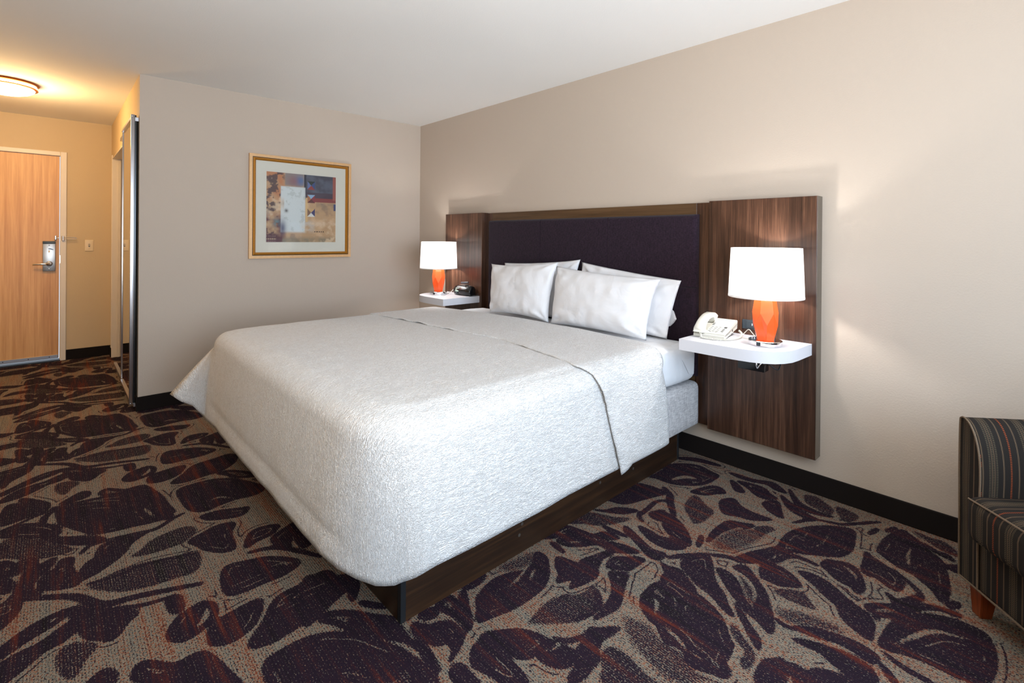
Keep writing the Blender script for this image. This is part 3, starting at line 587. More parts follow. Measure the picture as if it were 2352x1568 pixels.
t.set(Base_Color=col_, Roughness=.95, Specular_IOR_Level=.1, Normal=t.bump(hgt, .8, .004)); M['carpet'] = t.m
struct(link('floor', flr, None, 'carpet'), 'dark purple and beige leaf patterned carpet')
#CARPET_END

# ------------------------------------------------------------------ entry door
d1 = struct(box('door_1', (-3.70, YE+.0, .03), (-2.772, YE+.045, 2.062), 'maple', None, .002, 1), 'maple veneered entry door')
box('threshold', (-3.78, YE-.02, 0), (-2.76, YE+.08, .012), 'black', d1)
fr = struct(box('trim_2', (-2.767, YE-.016, 0), (-2.718, YE+.06, 2.109), 'trim', None, .004, 1), 'cream entry door frame')
box('frame_head', (-3.78, YE-.016, 2.066), (-2.767, YE+.06, 2.109), 'trim', fr, .004, 1)
box('frame_jamb', (-3.78, YE-.016, 0), (-3.735, YE+.06, 2.066), 'trim', fr, .004, 1)
sw = box('door_sweep', (-3.70, YE-.012, .03), (-2.776, YE+.0, .066), 'alu', d1, .002, 1); sw['label'] = 'silver metal sweep strip'
for x in (-3.56, -3.36, -3.165, -2.99, -2.84):
    lathe('screw', [(.0045, 0), (.0045, .002), (.001, .003)], 'black', sw, 10, (0, 0, 0)); s = bpy.context.scene.collection.objects[-1]
    s.rotation_euler = (PI/2, 0, 0); s.location = (x, YE-.012, .05)
# lock
lk = box('lock_plate', (-2.893, YE-.024, .908), (-2.800, YE, 1.185), 'steel', d1, .004, 2)
box('lock_cap', (-2.894, YE-.030, 1.180), (-2.799, YE, 1.208), 'slate', lk, .005, 2)
prism('thumb_turn', [(-2.852, 1.105), (-2.846, 1.122), (-2.840, 1.105), (-2.841, 1.098), (-2.846, 1.094), (-2.851, 1.098)], YE-.040, YE-.024, 'ivory', lk, .001, 'y')
prism('blue_mark', [(-2.852, 1.135), (-2.838, 1.136), (-2.815, 1.126), (-2.818, 1.119), (-2.840, 1.126), (-2.852, 1.128)], YE-.0248, YE-.0238, plain('blue_ink', srgb(84, 110, 150), .5), lk, 0, 'y')
lathe('keyhole', [(.006, 0), (.006, .003), (.002, .004)], 'chrome', lk, 12); s = C.objects[-1]; s.rotation_euler = (PI/2, 0, 0); s.location = (-2.846, YE-.024, 1.168)
lathe('keyhole', [(.006, 0), (.006, .003), (.002, .004)], 'chrome', lk, 12); s = C.objects[-1]; s.rotation_euler = (PI/2, 0, 0); s.location = (-2.846, YE-.024, .93)
lv = tube('lever_handle', [(-2.845, YE-.02, .982), (-2.845, YE-.055, .982), (-2.852, YE-.062, .982), (-2.88, YE-.062, .981), (-2.94, YE-.060, .980), (-2.962, YE-.052, .979)], .009, 'chrome', d1, 10)
lathe('lever_rose', [(.026, 0), (.024, .008), (.012, .012)], 'steel', lv, 24); s = C.objects[-1]; s.rotation_euler = (PI/2, 0, 0); s.location = (-2.845, YE-.024, .982)
# strike plate seen at the frame edge
box('strike_plate', (-2.771, YE-.018, .985), (-2.764, YE-.006, 1.065), 'chrome', fr, .001, 1)
# swing guard
sg = thing('door_guard', 'chrome swing bar door guard screwed to the entry door frame', 'door guard', (0, 0, 0))
box('guard_keeper', (-2.808, YE-.02, 1.215), (-2.792, YE, 1.265), 'chrome', sg, .006, 3)
tube('keeper_arm', [(-2.80, YE-.02, 1.240), (-2.80, YE-.045, 1.240), (-2.775, YE-.045, 1.240)], .005, 'chrome', sg)
box('guard_plate', (-2.755, YE-.03, 1.212), (-2.735, YE-.016, 1.262), 'chrome', sg, .005, 3)
tube('guard_knuckle', [(-2.745, YE-.036, 1.215), (-2.745, YE-.036, 1.259)], .007, 'chrome', sg)
lp = catmull([(-2.745, YE-.036, 1.247), (-2.70, YE-.042, 1.246), (-2.655, YE-.044, 1.244), (-2.643, YE-.044, 1.237), (-2.655, YE-.044, 1.230), (-2.70, YE-.042, 1.230), (-2.745, YE-.036, 1.231)], 5)
tube('guard_loop', lp, .0032, 'steel', sg)
# light switch
ls = box('light_switch', (-2.577, YE-.007, 1.105), (-2.508, YE, 1.222), 'ivory', None, .003, 2); tag(ls, 'ivory toggle switch plate on the tan wall beside the entry door', 'light switch')
box('toggle', (-2.547, YE-.016, 1.158), (-2.538, YE-.006, 1.174), 'ivory', ls, .001, 1)
box('toggle_slot', (-2.549, YE-.0078, 1.150), (-2.536, YE-.0065, 1.178), 'creamdark', ls)
for z in (1.195, 1.133):
    lathe('screw', [(.003, 0), (.003, .0012), (.001, .0018)], 'ivory', ls, 8); s = C.objects[-1]; s.rotation_euler = (PI/2, 0, 0); s.location = (-2.5425, YE-.007, z)

# ------------------------------------------------------------------ mirrored closet door
MX = -2.397; MZ0, MZ1 = .065, 2.14
md = thing('mirror_door', 'tall mirrored closet door in a chrome frame on the hall wall', 'mirror', (0, 0, 0))
MY0, MY1 = .03, .74
box('mirror_pane', (MX, MY0+.02, MZ0+.02), (MX+.006, MY1-.010, MZ1-.02), 'mirror', md)
box('backing', (MX+.006, MY0+.02, MZ0+.02), (MX+.016, MY1-.015, MZ1-.02), 'black', md)
box('stile', (-2.412, MY0, MZ0-.02), (-2.389, MY0+.022, MZ1+.008), 'alu', md, .003, 2)
box('stile', (-2.403, MY1-.012, MZ0), (-2.389, MY1, MZ1-.0), 'alu', md, .003, 2)
box('rail', (-2.409, MY0+.02, MZ0), (-2.389, MY1-.02, MZ0+.02), 'alu', md, .002, 1)
box('rail', (-2.409, MY0+.02, MZ1-.02), (-2.389, MY1-.02, MZ1), 'alu', md, .002, 1)
box('side_gasket', (-2.389, MY0+.002, MZ0-.02), (-2.379, MY0+.03, MZ1+.004), 'blackgloss', md)
for z in (MZ1-.005, MZ0-.01):
    lathe('screw', [(.0035, 0), (.0035, .001), (.001, .002)], 'chrome', md, 8); s = C.objects[-1]; s.rotation_euler = (PI/2, 0, 0); s.location = (-2.404, MY0, z)
box('track', (-2.389, .02, MZ0-.035), (-2.3645, 1.6, MZ0-.01), 'alu', md, .002, 1)
box('track', (-2.389, .03, MZ1-.04), (-2.3645, OY0-.05, MZ1-.01), 'alu', md, .002, 1)

# ------------------------------------------------------------------ hall ceiling light
cl = thing('ceiling_light', 'round frosted glass ceiling light with copper rings, lit, in the hall', 'ceiling light', (-3.09, .95, H))
lathe('mount_plate', [(.06, 0), (.185, 0), (.190, -.008), (.180, -.016), (.06, -.016)], 'brass', cl, 56)
lathe('upper_glass', [(.168, -.014), (.178, -.024), (.174, -.036), (.160, -.036)], 'litglass', cl, 56)
lathe('ring', [(.168, -.034), (.182, -.037), (.183, -.045), (.168, -.048)], 'brass', cl, 56)
lathe('glass_bowl', [(.168, -.044), (.160, -.060), (.135, -.076), (.095, -.089), (.045, -.096), (.0002, -.098)], 'litglass', cl, 56, smooth=60)

# ------------------------------------------------------------------ framed picture
pc = thing('framed_picture', 'square abstract print in a gilt frame on the back wall', 'picture', (0, 0, 0))
X0, X1, Z0, Z1 = -1.643, -.770, 1.088, 1.957
def framering(name, o0, o1, y0, y1a, y1b, mat, parent):
    # ring between inset o0 (outer) and o1 (inner); depths y1a outer face, y1b inner face, back y0
    def R(o, y): return [(X0+o, y, Z0+o), (X1-o, y, Z0+o), (X1-o, y, Z1-o), (X0+o, y, Z1-o)]
    vs = R(o0, y0)+R(o0, y1a)+R(o1, y1b)+R(o1, y0); fs = []
    for k in range(4):
        a, b = k*4, ((k+1) % 4)*4
        for i in range(4): fs.append((a+i, a+(i+1) % 4, b+(i+1) % 4, b+i))
    return pv(name, vs, fs, mat, parent)
framering('outer_frame', 0, .024, -.001, -.026, -.026, 'gold', pc)
framering('frame_groove', .024, .029, -.001, -.019, -.019, 'black', pc)
framering('inner_frame', .029, .040, -.001, -.024, -.030, 'gold2', pc)
framering('inner_frame', .040, .051, -.001, -.030, -.018, 'gold2', pc)
box('mat_board', (X0+.050, -.014, Z0+.050), (X1-.050, -.002, Z1-.050), 'mat', pc)
# print : colours laid on a fine grid
AX0, AX1, AZ0, AZ1 = -1.509, -.913, 1.225, 1.820
NA = 200
uu, ww = np.meshgrid(np.linspace(0, 1, NA), np.linspace(0, 1, NA)); vvd = 1-ww   # ww up, vvd down from the top
def fbm(u, v, seed, f0=3, octv=4):
    r = np.random.default_rng(seed); out = np.zeros_like(u); amp = 1.0; f = f0; tot = 0
    for _ in range(octv):
        g = r.random((int(f)+3, int(f)+3)); x = u*f; y = v*f; xi = x.astype(int); yi = y.astype(int); xf = x-xi; yf = y-yi
        xf = xf*xf*(3-2*xf); yf = yf*yf*(3-2*yf)
        out += amp*((g[yi, xi]*(1-xf)+g[yi, xi+1]*xf)*(1-yf)+(g[yi+1, xi]*(1-xf)+g[yi+1, xi+1]*xf)*yf); tot += amp; amp *= .55; f *= 2
    return out/tot
def L(c): return np.array(srgb(*c)[:3])
img = np.zeros((NA, NA, 3)); img[:] = L((196, 160, 120))
f1 = fbm(uu, vvd, 1, 4); f2 = fbm(uu, vvd, 2, 7); f3 = fbm(uu, vvd, 3, 11); f4 = fbm(uu, vvd, 4, 20, 3)
def blend(mask, col, amt=1.0):
    m = np.clip(mask*amt, 0, 1)[..., None]; img[:] = img*(1-m)+L(col)*m
sm = lambda x, a, b: np.clip((x-a)/(b-a), 0, 1)
blend(sm(f2, .5, .7), (214, 178, 140)); blend(sm(f3, .55, .7), (150, 122, 100), .6)
left = sm(-uu, -.28, -.20)
blend(left*sm(f1, .35, .6), (196, 130, 84)); blend(left*sm(f3, .52, .6), (74, 50, 56), .9); blend(left*sm(f2, .56, .66), (222, 196, 164), .8)
blend(left*sm(vvd, .52, .72)*sm(f1+f3*.4, .45, .7), (96, 38, 42)); blend(sm(-uu, -.2, -.12)*sm(vvd, .86, .9), (84, 30, 48))
blend(sm(uu, .24, .26)*sm(-uu, -.54, -.5)*sm(-vvd, -.2, -.16), (146, 134, 128)); blend(np.exp(-((uu-.46)**2+(vvd-.10)**2)/.004), (70, 120, 176), .9)
blend(np.exp(-((uu-.37)**2+(vvd-.11)**2)/.006), (150, 90, 100), .7)
blend((uu > .52)*(vvd < .34)*1.0, (70, 70, 84)); blend((uu > .52)*(vvd < .34)*sm(f2, .45, .7), (98, 102, 118), .9); blend((uu > .52)*(uu < .55)*(vvd < .36)*1., (38, 40, 58))
blend((uu > .55)*(vvd > .26)*(vvd < .34)*1., (74, 52, 68), .8)
blend((uu > .67)*(vvd > .34)*(vvd < .40)*1., (142, 62, 60)); blend((uu > .95)*(vvd < .36)*1., (170, 92, 78), .9)
blend((uu > .70)*sm(vvd, .40, .42)*sm(-vvd, -.56, -.5)*sm(f2, .3, .6), (150, 128, 106)); blend((uu > .965)*(vvd > .42)*(vvd < .52)*1., (72, 78, 120))
wht = sm(uu, .185, .20)*sm(-uu, -.545, -.53)*sm(vvd, .185, .20)*sm(-vvd, -.87, -.84)*(1-((uu < .24)*sm(vvd, .35, .45)*sm(-vvd, -.55, -.42)*.8))
wht2 = sm(uu, .2, .26)*sm(-uu, -.70, -.55)*sm(vvd, .66, .74)*sm(-vvd, -.88, -.82)*sm(f2, .25, .5)
blend(np.maximum(wht, wht2), (214, 218, 216)); blend(np.maximum(wht, wht2)*sm(f4, .62, .7), (190, 194, 190), .7)
blend(sm(uu, .54, .552)*sm(-uu, -.585, -.56)*(vvd > .34)*(vvd < .70), (226, 190, 130), .8)
blend(np.exp(-((uu-.27)**2+(vvd-.545)**2)/.0006), (96, 92, 90))
blend(np.exp(-((uu-.14)**2/.003+(vvd-.72)**2/.004))*sm(f4, .35, .5), (100, 134, 140), .9)
blend(np.exp(-((uu-.22)**2/.002+(vvd-.80)**2/.012)), (66, 64, 104), .85)
blend(sm(vvd, .90, .96)*(uu > .22)*sm(f2, .3, .6), (132, 124, 104), .8); blend(sm(uu, .45, .6)*sm(vvd, .6, .7)*sm(f3, .52, .66), (226, 196, 160), .8)
for cy, cols in ((.155, ((34, 48, 44), (58, 80, 132), (150, 58, 56), (104, 122, 168))), (.355, ((150, 186, 214), (142, 48, 62), (96, 40, 44), (176, 116, 76))), (.56, ((206, 168, 116), (60, 54, 108), (224, 222, 214), (132, 98, 78)))):
    cx = .625; dx = (uu-cx)/.057; dy = (vvd-cy)/.062; ins = (abs(dx) < 1)*(abs(dy) < 1)
    for m_, c_ in zip((ins*(dy < -abs(dx)), ins*(dx > abs(dy)), ins*(dy > abs(dx)), ins*(dx < -abs(dy))), cols): blend(m_*1., c_)
for k in range(5): blend((abs(uu-(.685+k*.031)) < .008)*(abs(vvd-.845) < .008)*1., (26, 20, 24))
for k in range(6): blend((abs(uu-(.01+k*.022)) < .005)*(abs(vvd-.915) < .004)*1., (214, 190, 160))
for k in range(10): blend((abs(uu-(.012+k*.0125)) < .003)*(abs(vvd-.955) < .014)*1., (214, 184, 150), .9)
for k in range(10): blend((abs(uu-(.012+k*.0125)) < .003)*(abs(vvd-.987) < .004)*1., (200, 160, 140), .7)
vx = AX0+uu*(AX1-AX0); vz = AZ0+ww*(AZ1-AZ0)
idx = np.arange(NA*NA).reshape(NA, NA); fc = np.stack([idx[:-1, :-1], idx[:-1, 1:], idx[1:, 1:], idx[1:, :-1]], -1).reshape(-1, 4)
me = gridmesh('print', np.stack([vx, np.full_like(vx, -.0148), vz], -1).reshape(-1, 3), fc)
ca = me.color_attributes.new('paint', 'FLOAT_COLOR', 'POINT'); ca.data.foreach_set('color', np.concatenate([img, np.ones((NA, NA, 1))], -1).astype(np.float32).ravel())
t = NT('art_print'); at = t.n('ShaderNodeAttribute', attribute_name='paint'); fz = t.noise(t.coord(), 260, 3)
t.set(Base_Color=t.mix(t.math('MULTIPLY', fz, .22), at.outputs[0], G(.02)), Roughness=.5); M['art'] = t.m
link('print', me, pc, 'art')
pv('glass', [(X0+.048, -.0185, Z0+.048), (X1-.048, -.0185, Z0+.048), (X1-.048, -.0185, Z1-.048), (X0+.048, -.0185, Z1-.048)], [(0, 1, 2, 3)], 'glass', pc)

# ------------------------------------------------------------------ headboard
HT, HB, HX = 1.495, .195, -.077
hb = thing('headboard', 'wide walnut wall headboard with a purple upholstered centre', 'headboard', (0, 0, 0))
box('side_panel', (HX, -1.119, HB), (-.001, -.577, HT), 'walnut', hb, .0015, 1)
sp_ = box('side_panel', (HX, -3.702, HB), (-.001, -3.157, HT), 'walnut', hb, .0015, 1)
eb = box('edge_band', (HX+.0015, -3.7035, HB), (-.001, -3.702, HT), 'edge', sp_); eb['label'] = 'grey-brown edge band'
CX = -.030
box('stile', (CX, -3.157, HB), (-.001, -3.060, HT-.004), 'walnut', hb, .0015, 1)
box('stile', (CX, -1.205, HB), (-.001, -1.119, HT-.004), 'walnut', hb, .0015, 1)
box('top_rail', (CX, -3.0595, 1.36), (-.001, -1.2055, HT-.004), 'walnut_h', hb, .0015, 1)
box('back_board', (CX+.004, -3.0595, HB), (-.001, -1.2055, 1.3595), 'walnut_h', hb, .0015, 1)
PY0, PY1, PZ0, PZ1, PT = -3.077, -1.188, .47, 1.425, .038
ys = [PY0, PY0+(PY1-PY0)/3, PY0+2*(PY1-PY0)/3, PY1]; zs = [PZ0, .99, PZ1]
for i in range(3):
    for j in range(2):
        a0, a1, b0, b1 = ys[i], ys[i+1], zs[j], zs[j+1]; n = 26
        def edge(d, outer):
            r = .022 if outer else .004; d0 = min(1, max(0, d/r)); return math.sqrt(1-(1-d0)**2)
        def spaced(lo, hi):
            mid = [lo+(hi-lo)*k/12 for k in range(1, 12)]; o2 = [0, .0006, .0015, .003, .006, .011, .017, .023]
            return sorted([lo+q for q in o2]+mid+[hi-q for q in o2])
        A, B = spaced(a0, a1), spaced(b0, b1); vs = []
        for z in B:
            for y in A:
                h_ = min(edge(y-a0, i == 0), edge(a1-y, i == 2), edge(z-b0, j == 0), edge(b1-z, j == 1))
                vs.append((CX-.001-(PT*(.80+.20*h_) if not ((i == 0 and y-a0 < .023) or (i == 2 and a1-y < .023) or (j == 1 and b1-z < .023)) else PT*h_*(1 if True else 0)), y, z))
        na = len(A); fs = [(r*na+c_, r*na+c_+1, (r+1)*na+c_+1, (r+1)*na+c_) for r in range(len(B)-1) for c_ in range(na-1)]
        base0 = len(vs); ring = [0, na-1, len(B)*na-1, (len(B)-1)*na]
        vs += [(CX+.002, a0, b0), (CX+.002, a1, b0), (CX+.002, a1, b1), (CX+.002, a0, b1)]
        fs.append((base0, base0+1, base0+2, base0+3))
        bot = list(range(na)); top = [(len(B)-1)*na+q for q in range(na)]; lf = [r*na for r in range(len(B))]; rt = [r*na+na-1 for r in range(len(B))]
        fs += [tuple(bot[::-1]+[base0, base0+1]), tuple(top+[base0+2, base0+3]), tuple(lf+[base0+3, base0]), tuple(rt[::-1]+[base0+1, base0+2])]
        pv('upholstered_panel', vs, fs, 'purple', hb, 50)
# power outlet in the panel
ou = thing('power_outlet', 'dark grey power outlet on the right headboard panel behind the phone', 'outlet', (0, 0, 0))
box('outlet_plate', (HX-.008, -3.515, .797), (HX, -3.350, .847), 'slate', ou, .006, 3)
box('outlet_face', (HX-.014, -3.505, .803), (HX-.007, -3.372, .842), 'slate', ou, .006, 3)
for y in (-3.405, -3.417, -3.46, -3.472): box('socket_slot', (HX-.0150, y-.002, .818), (HX-.0138, y+.002, .830), 'white', ou, .0005, 1)

# ------------------------------------------------------------------ floating nightstands
SZ0, SZ1 = .709, .765
def mirror_y(p): return (p[0], -4.279-p[1])
spts = [(-.462, -3.184), (-.470, -3.26), (-.470, -3.45)]
for k in range(9):
    a = k/8*PI/2*.62; spts.append((-.47+.235*(1-math.cos(a))*.9, -3.47-.30*math.sin(a)*.82))
spts = [(-.462, -3.186), (-.464, -3.34), (-.463, -3.46), (-.455, -3.535), (-.435, -3.590), (-.405, -3.628), (-.365, -3.655), (-.315, -3.672), (-.250, -3.678), (HX, -3.684), (HX, -3.186)]
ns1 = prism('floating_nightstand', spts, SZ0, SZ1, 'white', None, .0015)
tag(ns1, 'white floating nightstand shelf holding the telephone, right of the bed', 'nightstand', 'floating shelves on the headboard')
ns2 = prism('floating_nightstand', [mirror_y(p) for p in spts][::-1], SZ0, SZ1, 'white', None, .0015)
tag(ns2, 'white floating nightstand shelf holding the clock radio, left of the bed', 'nightstand', 'floating shelves on the headboard')
bx = thing('cable_box', 'black power box with a metal clip under the right nightstand', 'cable box', (0, 0, 0))
box('box_body', (-.345, -3.560, .644), (-.285, -3.435, .708), 'blackgloss', bx, .006, 2)
box('mount_arm', (-.285, -3.52, .69), (HX, -3.48, .708), 'black', bx)
tube('cable_clip', catmull([(-.346, -3.551, .70), (-.358, -3.545, .682), (-.356, -3.535, .664), (-.350, -3.527, .674), (-.346, -3.525, .698)], 5), .004, 'chrome', bx)
tube('cable', catmull([(-.32, -3.560, .69), (-.31, -3.590, .668), (-.29, -3.605, .66), (-.25, -3.605, .70)], 5), .003, 'black', bx)

# ------------------------------------------------------------------ table lamps
def make_lamp(label, loc, rz, hasswitch):
    t_ = thing('table_lamp', label, 'lamp', loc, rz, 'bedside lamps')
    bs = lathe('lamp_base', [(.072, 0), (.076, .002), (.076, .022), (.073, .025), (.0005, .0255)], 'chrome', t_, 64, smooth=30)
    sw_ = box('switch', (-.0785, -.009, .004), (-.074, .009, .021), 'blackgloss', bs, .001, 1)
    for y in (-.0035, .0035): box('switch_button', (-.0795, y-.0028, .008), (-.078, y+.0028, .017), 'slate', sw_)
    n = 6; rings = [(.041, .0255, .5), (.059, .100, .5), (.058, .158, 0), (.047, .228, 0)]; vs = []
    for r, z, off in rings:
        for i in range(n): a = 2*PI*(i+off)/n; vs.append((r*math.cos(a), r*math.sin(a), z))
    fs = []
    for i in range(n):
        j = (i+1) % n; Bi, Bj, Li, Lj, Ui, Uj, Ti, Tj = i, j, 6+i, 6+j, 12+i, 12+j, 18+i, 18+j
        # lower pentagon between L_i, L_j under U_j ; upper pentagon between U_i,U_j over L_i
        fs.append((Bi, Bj, Lj, Uj, Li)); fs.append((Ti, Tj, Uj, Li, Ui))
    fs.append(tuple(range(6))[::-1]); fs.append(tuple(18+i for i in range(6)))
    pv('lamp_body', vs, fs, 'orange', t_)
    lathe('neck', [(.014, .226), (.014, .262), (.018, .264), (.018, .300), (.010, .302)], 'chrome', t_, 20)
    rb, rt, z0, z1 = .167, .157, .233, .472; th = .0012
    sh = lathe('lamp_shade', [(rb, z0), (rt, z1), (rt-th, z1), (rb-th, z0), (rb, z0)], 'shade', t_, 72, smooth=40)
    lathe('shade_trim', [(rb+.0008, z0-.001), (rb+.0006, z0+.007), (rb-.003, z0+.007), (rb-.003, z0-.001), (rb+.0008, z0-.001)], 'shade', sh, 72, smooth=40)
    for a in (0, 2*PI/3, 4*PI/3): tube('shade_spoke', [(.012*math.cos(a), .012*math.sin(a), .262), ((rb-.004)*math.cos(a), (rb-.004)*math.sin(a), .245)], .0015, 'chrome', sh, 6)
    return t_
lamp_r = make_lamp('orange faceted lamp with white drum shade beside the telephone', (-.27, -3.535, SZ1), math.radians(-2), True)
lamp_l = make_lamp('orange faceted lamp with white drum shade beside the clock radio', (-.27, -.745, SZ1), math.radians(24), True)
def cord(name, label, pts, r, mat): return tag(tube(name, catmull(pts, 8), r, mat), label, 'cord')
cord('lamp_cord', 'thin white cord curling from the right lamp base toward the outlet', [(-.196, -3.482, .770), (-.186, -3.466, .771), (-.170, -3.44, .790), (-.160, -3.415, .808), (-.158, -3.395, .790), (-.175, -3.385, .771), (-.200, -3.405, .768), (-.19, -3.44, .768), (-.11, -3.45, .768), (-.085, -3.44, .80)], .0022, 'cream')
cord('lamp_cord', 'white cord running from the left lamp up over the clock radio', [(-.206, -.802, .769), (-.19, -.822, .785), (-.165, -.835, .81), (-.135, -.842, .835), (-.118, -.848, .840)], .003, 'cream')

# ------------------------------------------------------------------ clock radio
cr = thing('clock_radio', 'black clock radio with small digital display on the left nightstand', 'clock radio', (-.180, -.965, SZ1), math.radians(3))
bm = bmesh.new(); vs = []
prof = [(.0, .004), (-.012, .030), (-.010, .052), (.012, .078), (.040, .086), (.070, .078), (.082, .060), (.084, .006)]
for k, yy in enumerate((-.112, -.105, -.06, 0, .06, .105, .112)):
    s_ = (.80, .94, 1, 1, 1, .94, .80)[k]; bow = (.014, .008, .0, -.004, .0, .008, .014)[k]
    vs.append([bm.verts.new((x*(1 if x > .05 else 1)+bow*(1 if x < .06 else -1), yy, .003+(z)*s_)) for x, z in prof])
for k in range(6):
    for i in range(len(prof)): j = (i+1) % len(prof); bm.faces.new((vs[k][i], vs[k][j], vs[k+1][j], vs[k+1][i]))
bm.faces.new(vs[0][::-1]); bm.faces.new(vs[-1])
rb_ = finish(bm, 'radio_body', cr, 'blackgloss', 50)
dsp = pv('display', [(-.0165, .020, .034), (-.0165, .066, .034), (-.006, .066, .066), (-.006, .020, .066)], [(0, 1, 2, 3)], 'lcd', cr)
box('display_bezel', (-.012, .016, .028), (-.008, .070, .034), 'black', cr)
lathe('button', [(.012, 0), (.012, .004), (.001, .005)], 'slate', cr, 16); s = C.objects[-1]; s.rotation_euler = (0, -PI/2, 0); s.location = (-.012, .045, .022)
box('dock_tray', (.014, -.035, .087), (.062, .050, .094), 'steel', cr, .003, 2)
dk = box('dock_lid', (-.005, -.048, -.004), (.006, .048, .012), 'slate', cr, .003, 2); dk.location = (.050, .012, .106); dk.rotation_euler = (math.radians(-5), .2, 0)
cord('radio_cord', 'thin dark wire behind the clock radio at the shelf edge', [(-.092, -1.08, .79), (-.088, -1.087, .775), (-.100, -1.085, .7675), (-.115, -1.075, .7675)], .0015, 'black')

# ------------------------------------------------------------------ telephone
ph = thing('telephone', 'cream corded desk telephone on the right nightstand', 'telephone', (-.335, -3.200, SZ1), math.radians(4))
# local: x = depth (to the wall), y negative = to the right
W_, D_ = .158, .190
def wedge(name, y0, y1, prof, mat, parent, bev=.003): return prism(name, prof, y0, y1, mat, parent, bev, 'y')
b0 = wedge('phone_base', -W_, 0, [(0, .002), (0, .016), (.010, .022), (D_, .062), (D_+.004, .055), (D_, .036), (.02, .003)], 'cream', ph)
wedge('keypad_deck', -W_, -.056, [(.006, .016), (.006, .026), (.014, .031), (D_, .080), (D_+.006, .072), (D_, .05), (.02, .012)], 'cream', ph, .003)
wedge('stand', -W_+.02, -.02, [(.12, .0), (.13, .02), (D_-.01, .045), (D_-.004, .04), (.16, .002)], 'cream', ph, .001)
sl = math.atan2(.080-.031, D_-.014)
def deckpt(x, y, up=0): return (x-up*math.sin(sl), y, .031+(x-.014)*math.tan(sl)+up*math.cos(sl))
def onkey(name, x, y, sx, sy, hgt, mat, parent=ph):
    o = box(name, (-sx/2, -sy/2, 0), (sx/2, sy/2, hgt), mat, parent, .0008, 1); o.location = deckpt(x, y); o.rotation_euler = (0, -sl, 0); return o
pn = onkey('message_card', .150, -.104, .060, .080, .0010, 'white'); pn['label'] = 'white card under a clear cover'
st_ = onkey('card_stripe', .176, -.104, .006, .074, .0016, plain('pale_blue', srgb(150, 178, 205), .4))
for r in range(4):
    for c_ in range(3):
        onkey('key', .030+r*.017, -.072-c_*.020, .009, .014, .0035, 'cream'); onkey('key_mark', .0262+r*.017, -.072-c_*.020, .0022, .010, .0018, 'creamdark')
for k in range(3):
    onkey('key', .100+k*.012, -.066, .004, .012, .0024, 'creamdark'); onkey('key', .030+k*.014, -.136, .005, .012, .0024, 'creamdark')
onkey('speaker_button', .080, -.138, .014, .014, .003, 'creamdark')
for y in (-.080, -.108): onkey('hook_mark', .0195, y, .003, .010, .0012, 'black')
box('side_jack', (.115, -W_-.0012, .028), (.122, -W_+.002, .040), 'black', ph, .0006, 1)
# handset: swept bar arching over the cradle
hs_path = [(.004, .030), (.010, .052), (.035, .078), (.075, .098), (.115, .106), (.150, .104), (.176, .086)]
hv, hf = [], []
hp = catmull([(x, 0, z) for x, z in hs_path], 4)
for k, p in enumerate(hp):
    f_ = k/(len(hp)-1); wd = .025+.003*math.cos(2*PI*f_); thk = .011+.014*(max(0, 1-f_/.22)**.7+max(0, (f_-.78)/.22)**.7)
    dd = (hp[min(k+1, len(hp)-1)]-hp[max(k-1, 0)]).normalized(); nn = Vector((-dd.z, 0, dd.x))
    for sy, sn in ((-.8, 1), (.8, 1), (1, .7), (1, -.75), (.8, -1), (-.8, -1), (-1, -.75), (-1, .7)):
        hv.append((p.x+nn.x*sn*thk*(1 if sn > 0 else 1.1), -.030+sy*wd, p.z+nn.z*sn*thk*(1 if sn > 0 else 1.1)-.006))
for k in range(len(hp)-1):
    for i in range(8): j = (i+1) % 8; hf.append((k*8+i, k*8+j, (k+1)*8+j, (k+1)*8+i))
hf.append(tuple(range(8))[::-1]); hf.append(tuple((len(hp)-1)*8+i for i in range(8)))
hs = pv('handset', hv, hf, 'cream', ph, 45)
box('jack', (-.012, -.040, .022), (-.006, -.032, .028), 'black', hs)
# coiled cord
cpath = catmull([(-.008, -.036, .025), (-.022, -.046, .026), (-.026, -.050, .014), (-.034, -.056, .006), (-.040, -.085, .006), (-.036, -.130, .006), (-.010, -.172, .006), (.040, -.196, .006), (.100, -.205, .008), (.150, -.195, .018), (.165, -.175, .030)], 14)
cl_ = [0]
for a, b in zip(cpath, cpath[1:]): cl_.append(cl_[-1]+(b-a).length)
N = int(cl_[-1]/.0042*9); hel = []
for k in range(N+1):
    s_ = cl_[-1]*k/N; i = max(0, min(len(cpath)-2, int(np.searchsorted(cl_, s_))-1)); f_ = (s_-cl_[i])/max(1e-9, cl_[i+1]-cl_[i]); p = cpath[i].lerp(cpath[i+1], min(1, f_))
    dd = (cpath[i+1]-cpath[i]).normalized(); a = Vector((0, 0, 1)); b = dd.cross(a).normalized(); a = b.cross(dd).normalized(); q = 2*PI*k/9
    rr = .0042*min(1, s_/.012+.2); hel.append(p+(a*math.cos(q)+b*math.sin(q))*rr)
tube('coiled_cord', hel, .0016, 'cream', ph, 5)

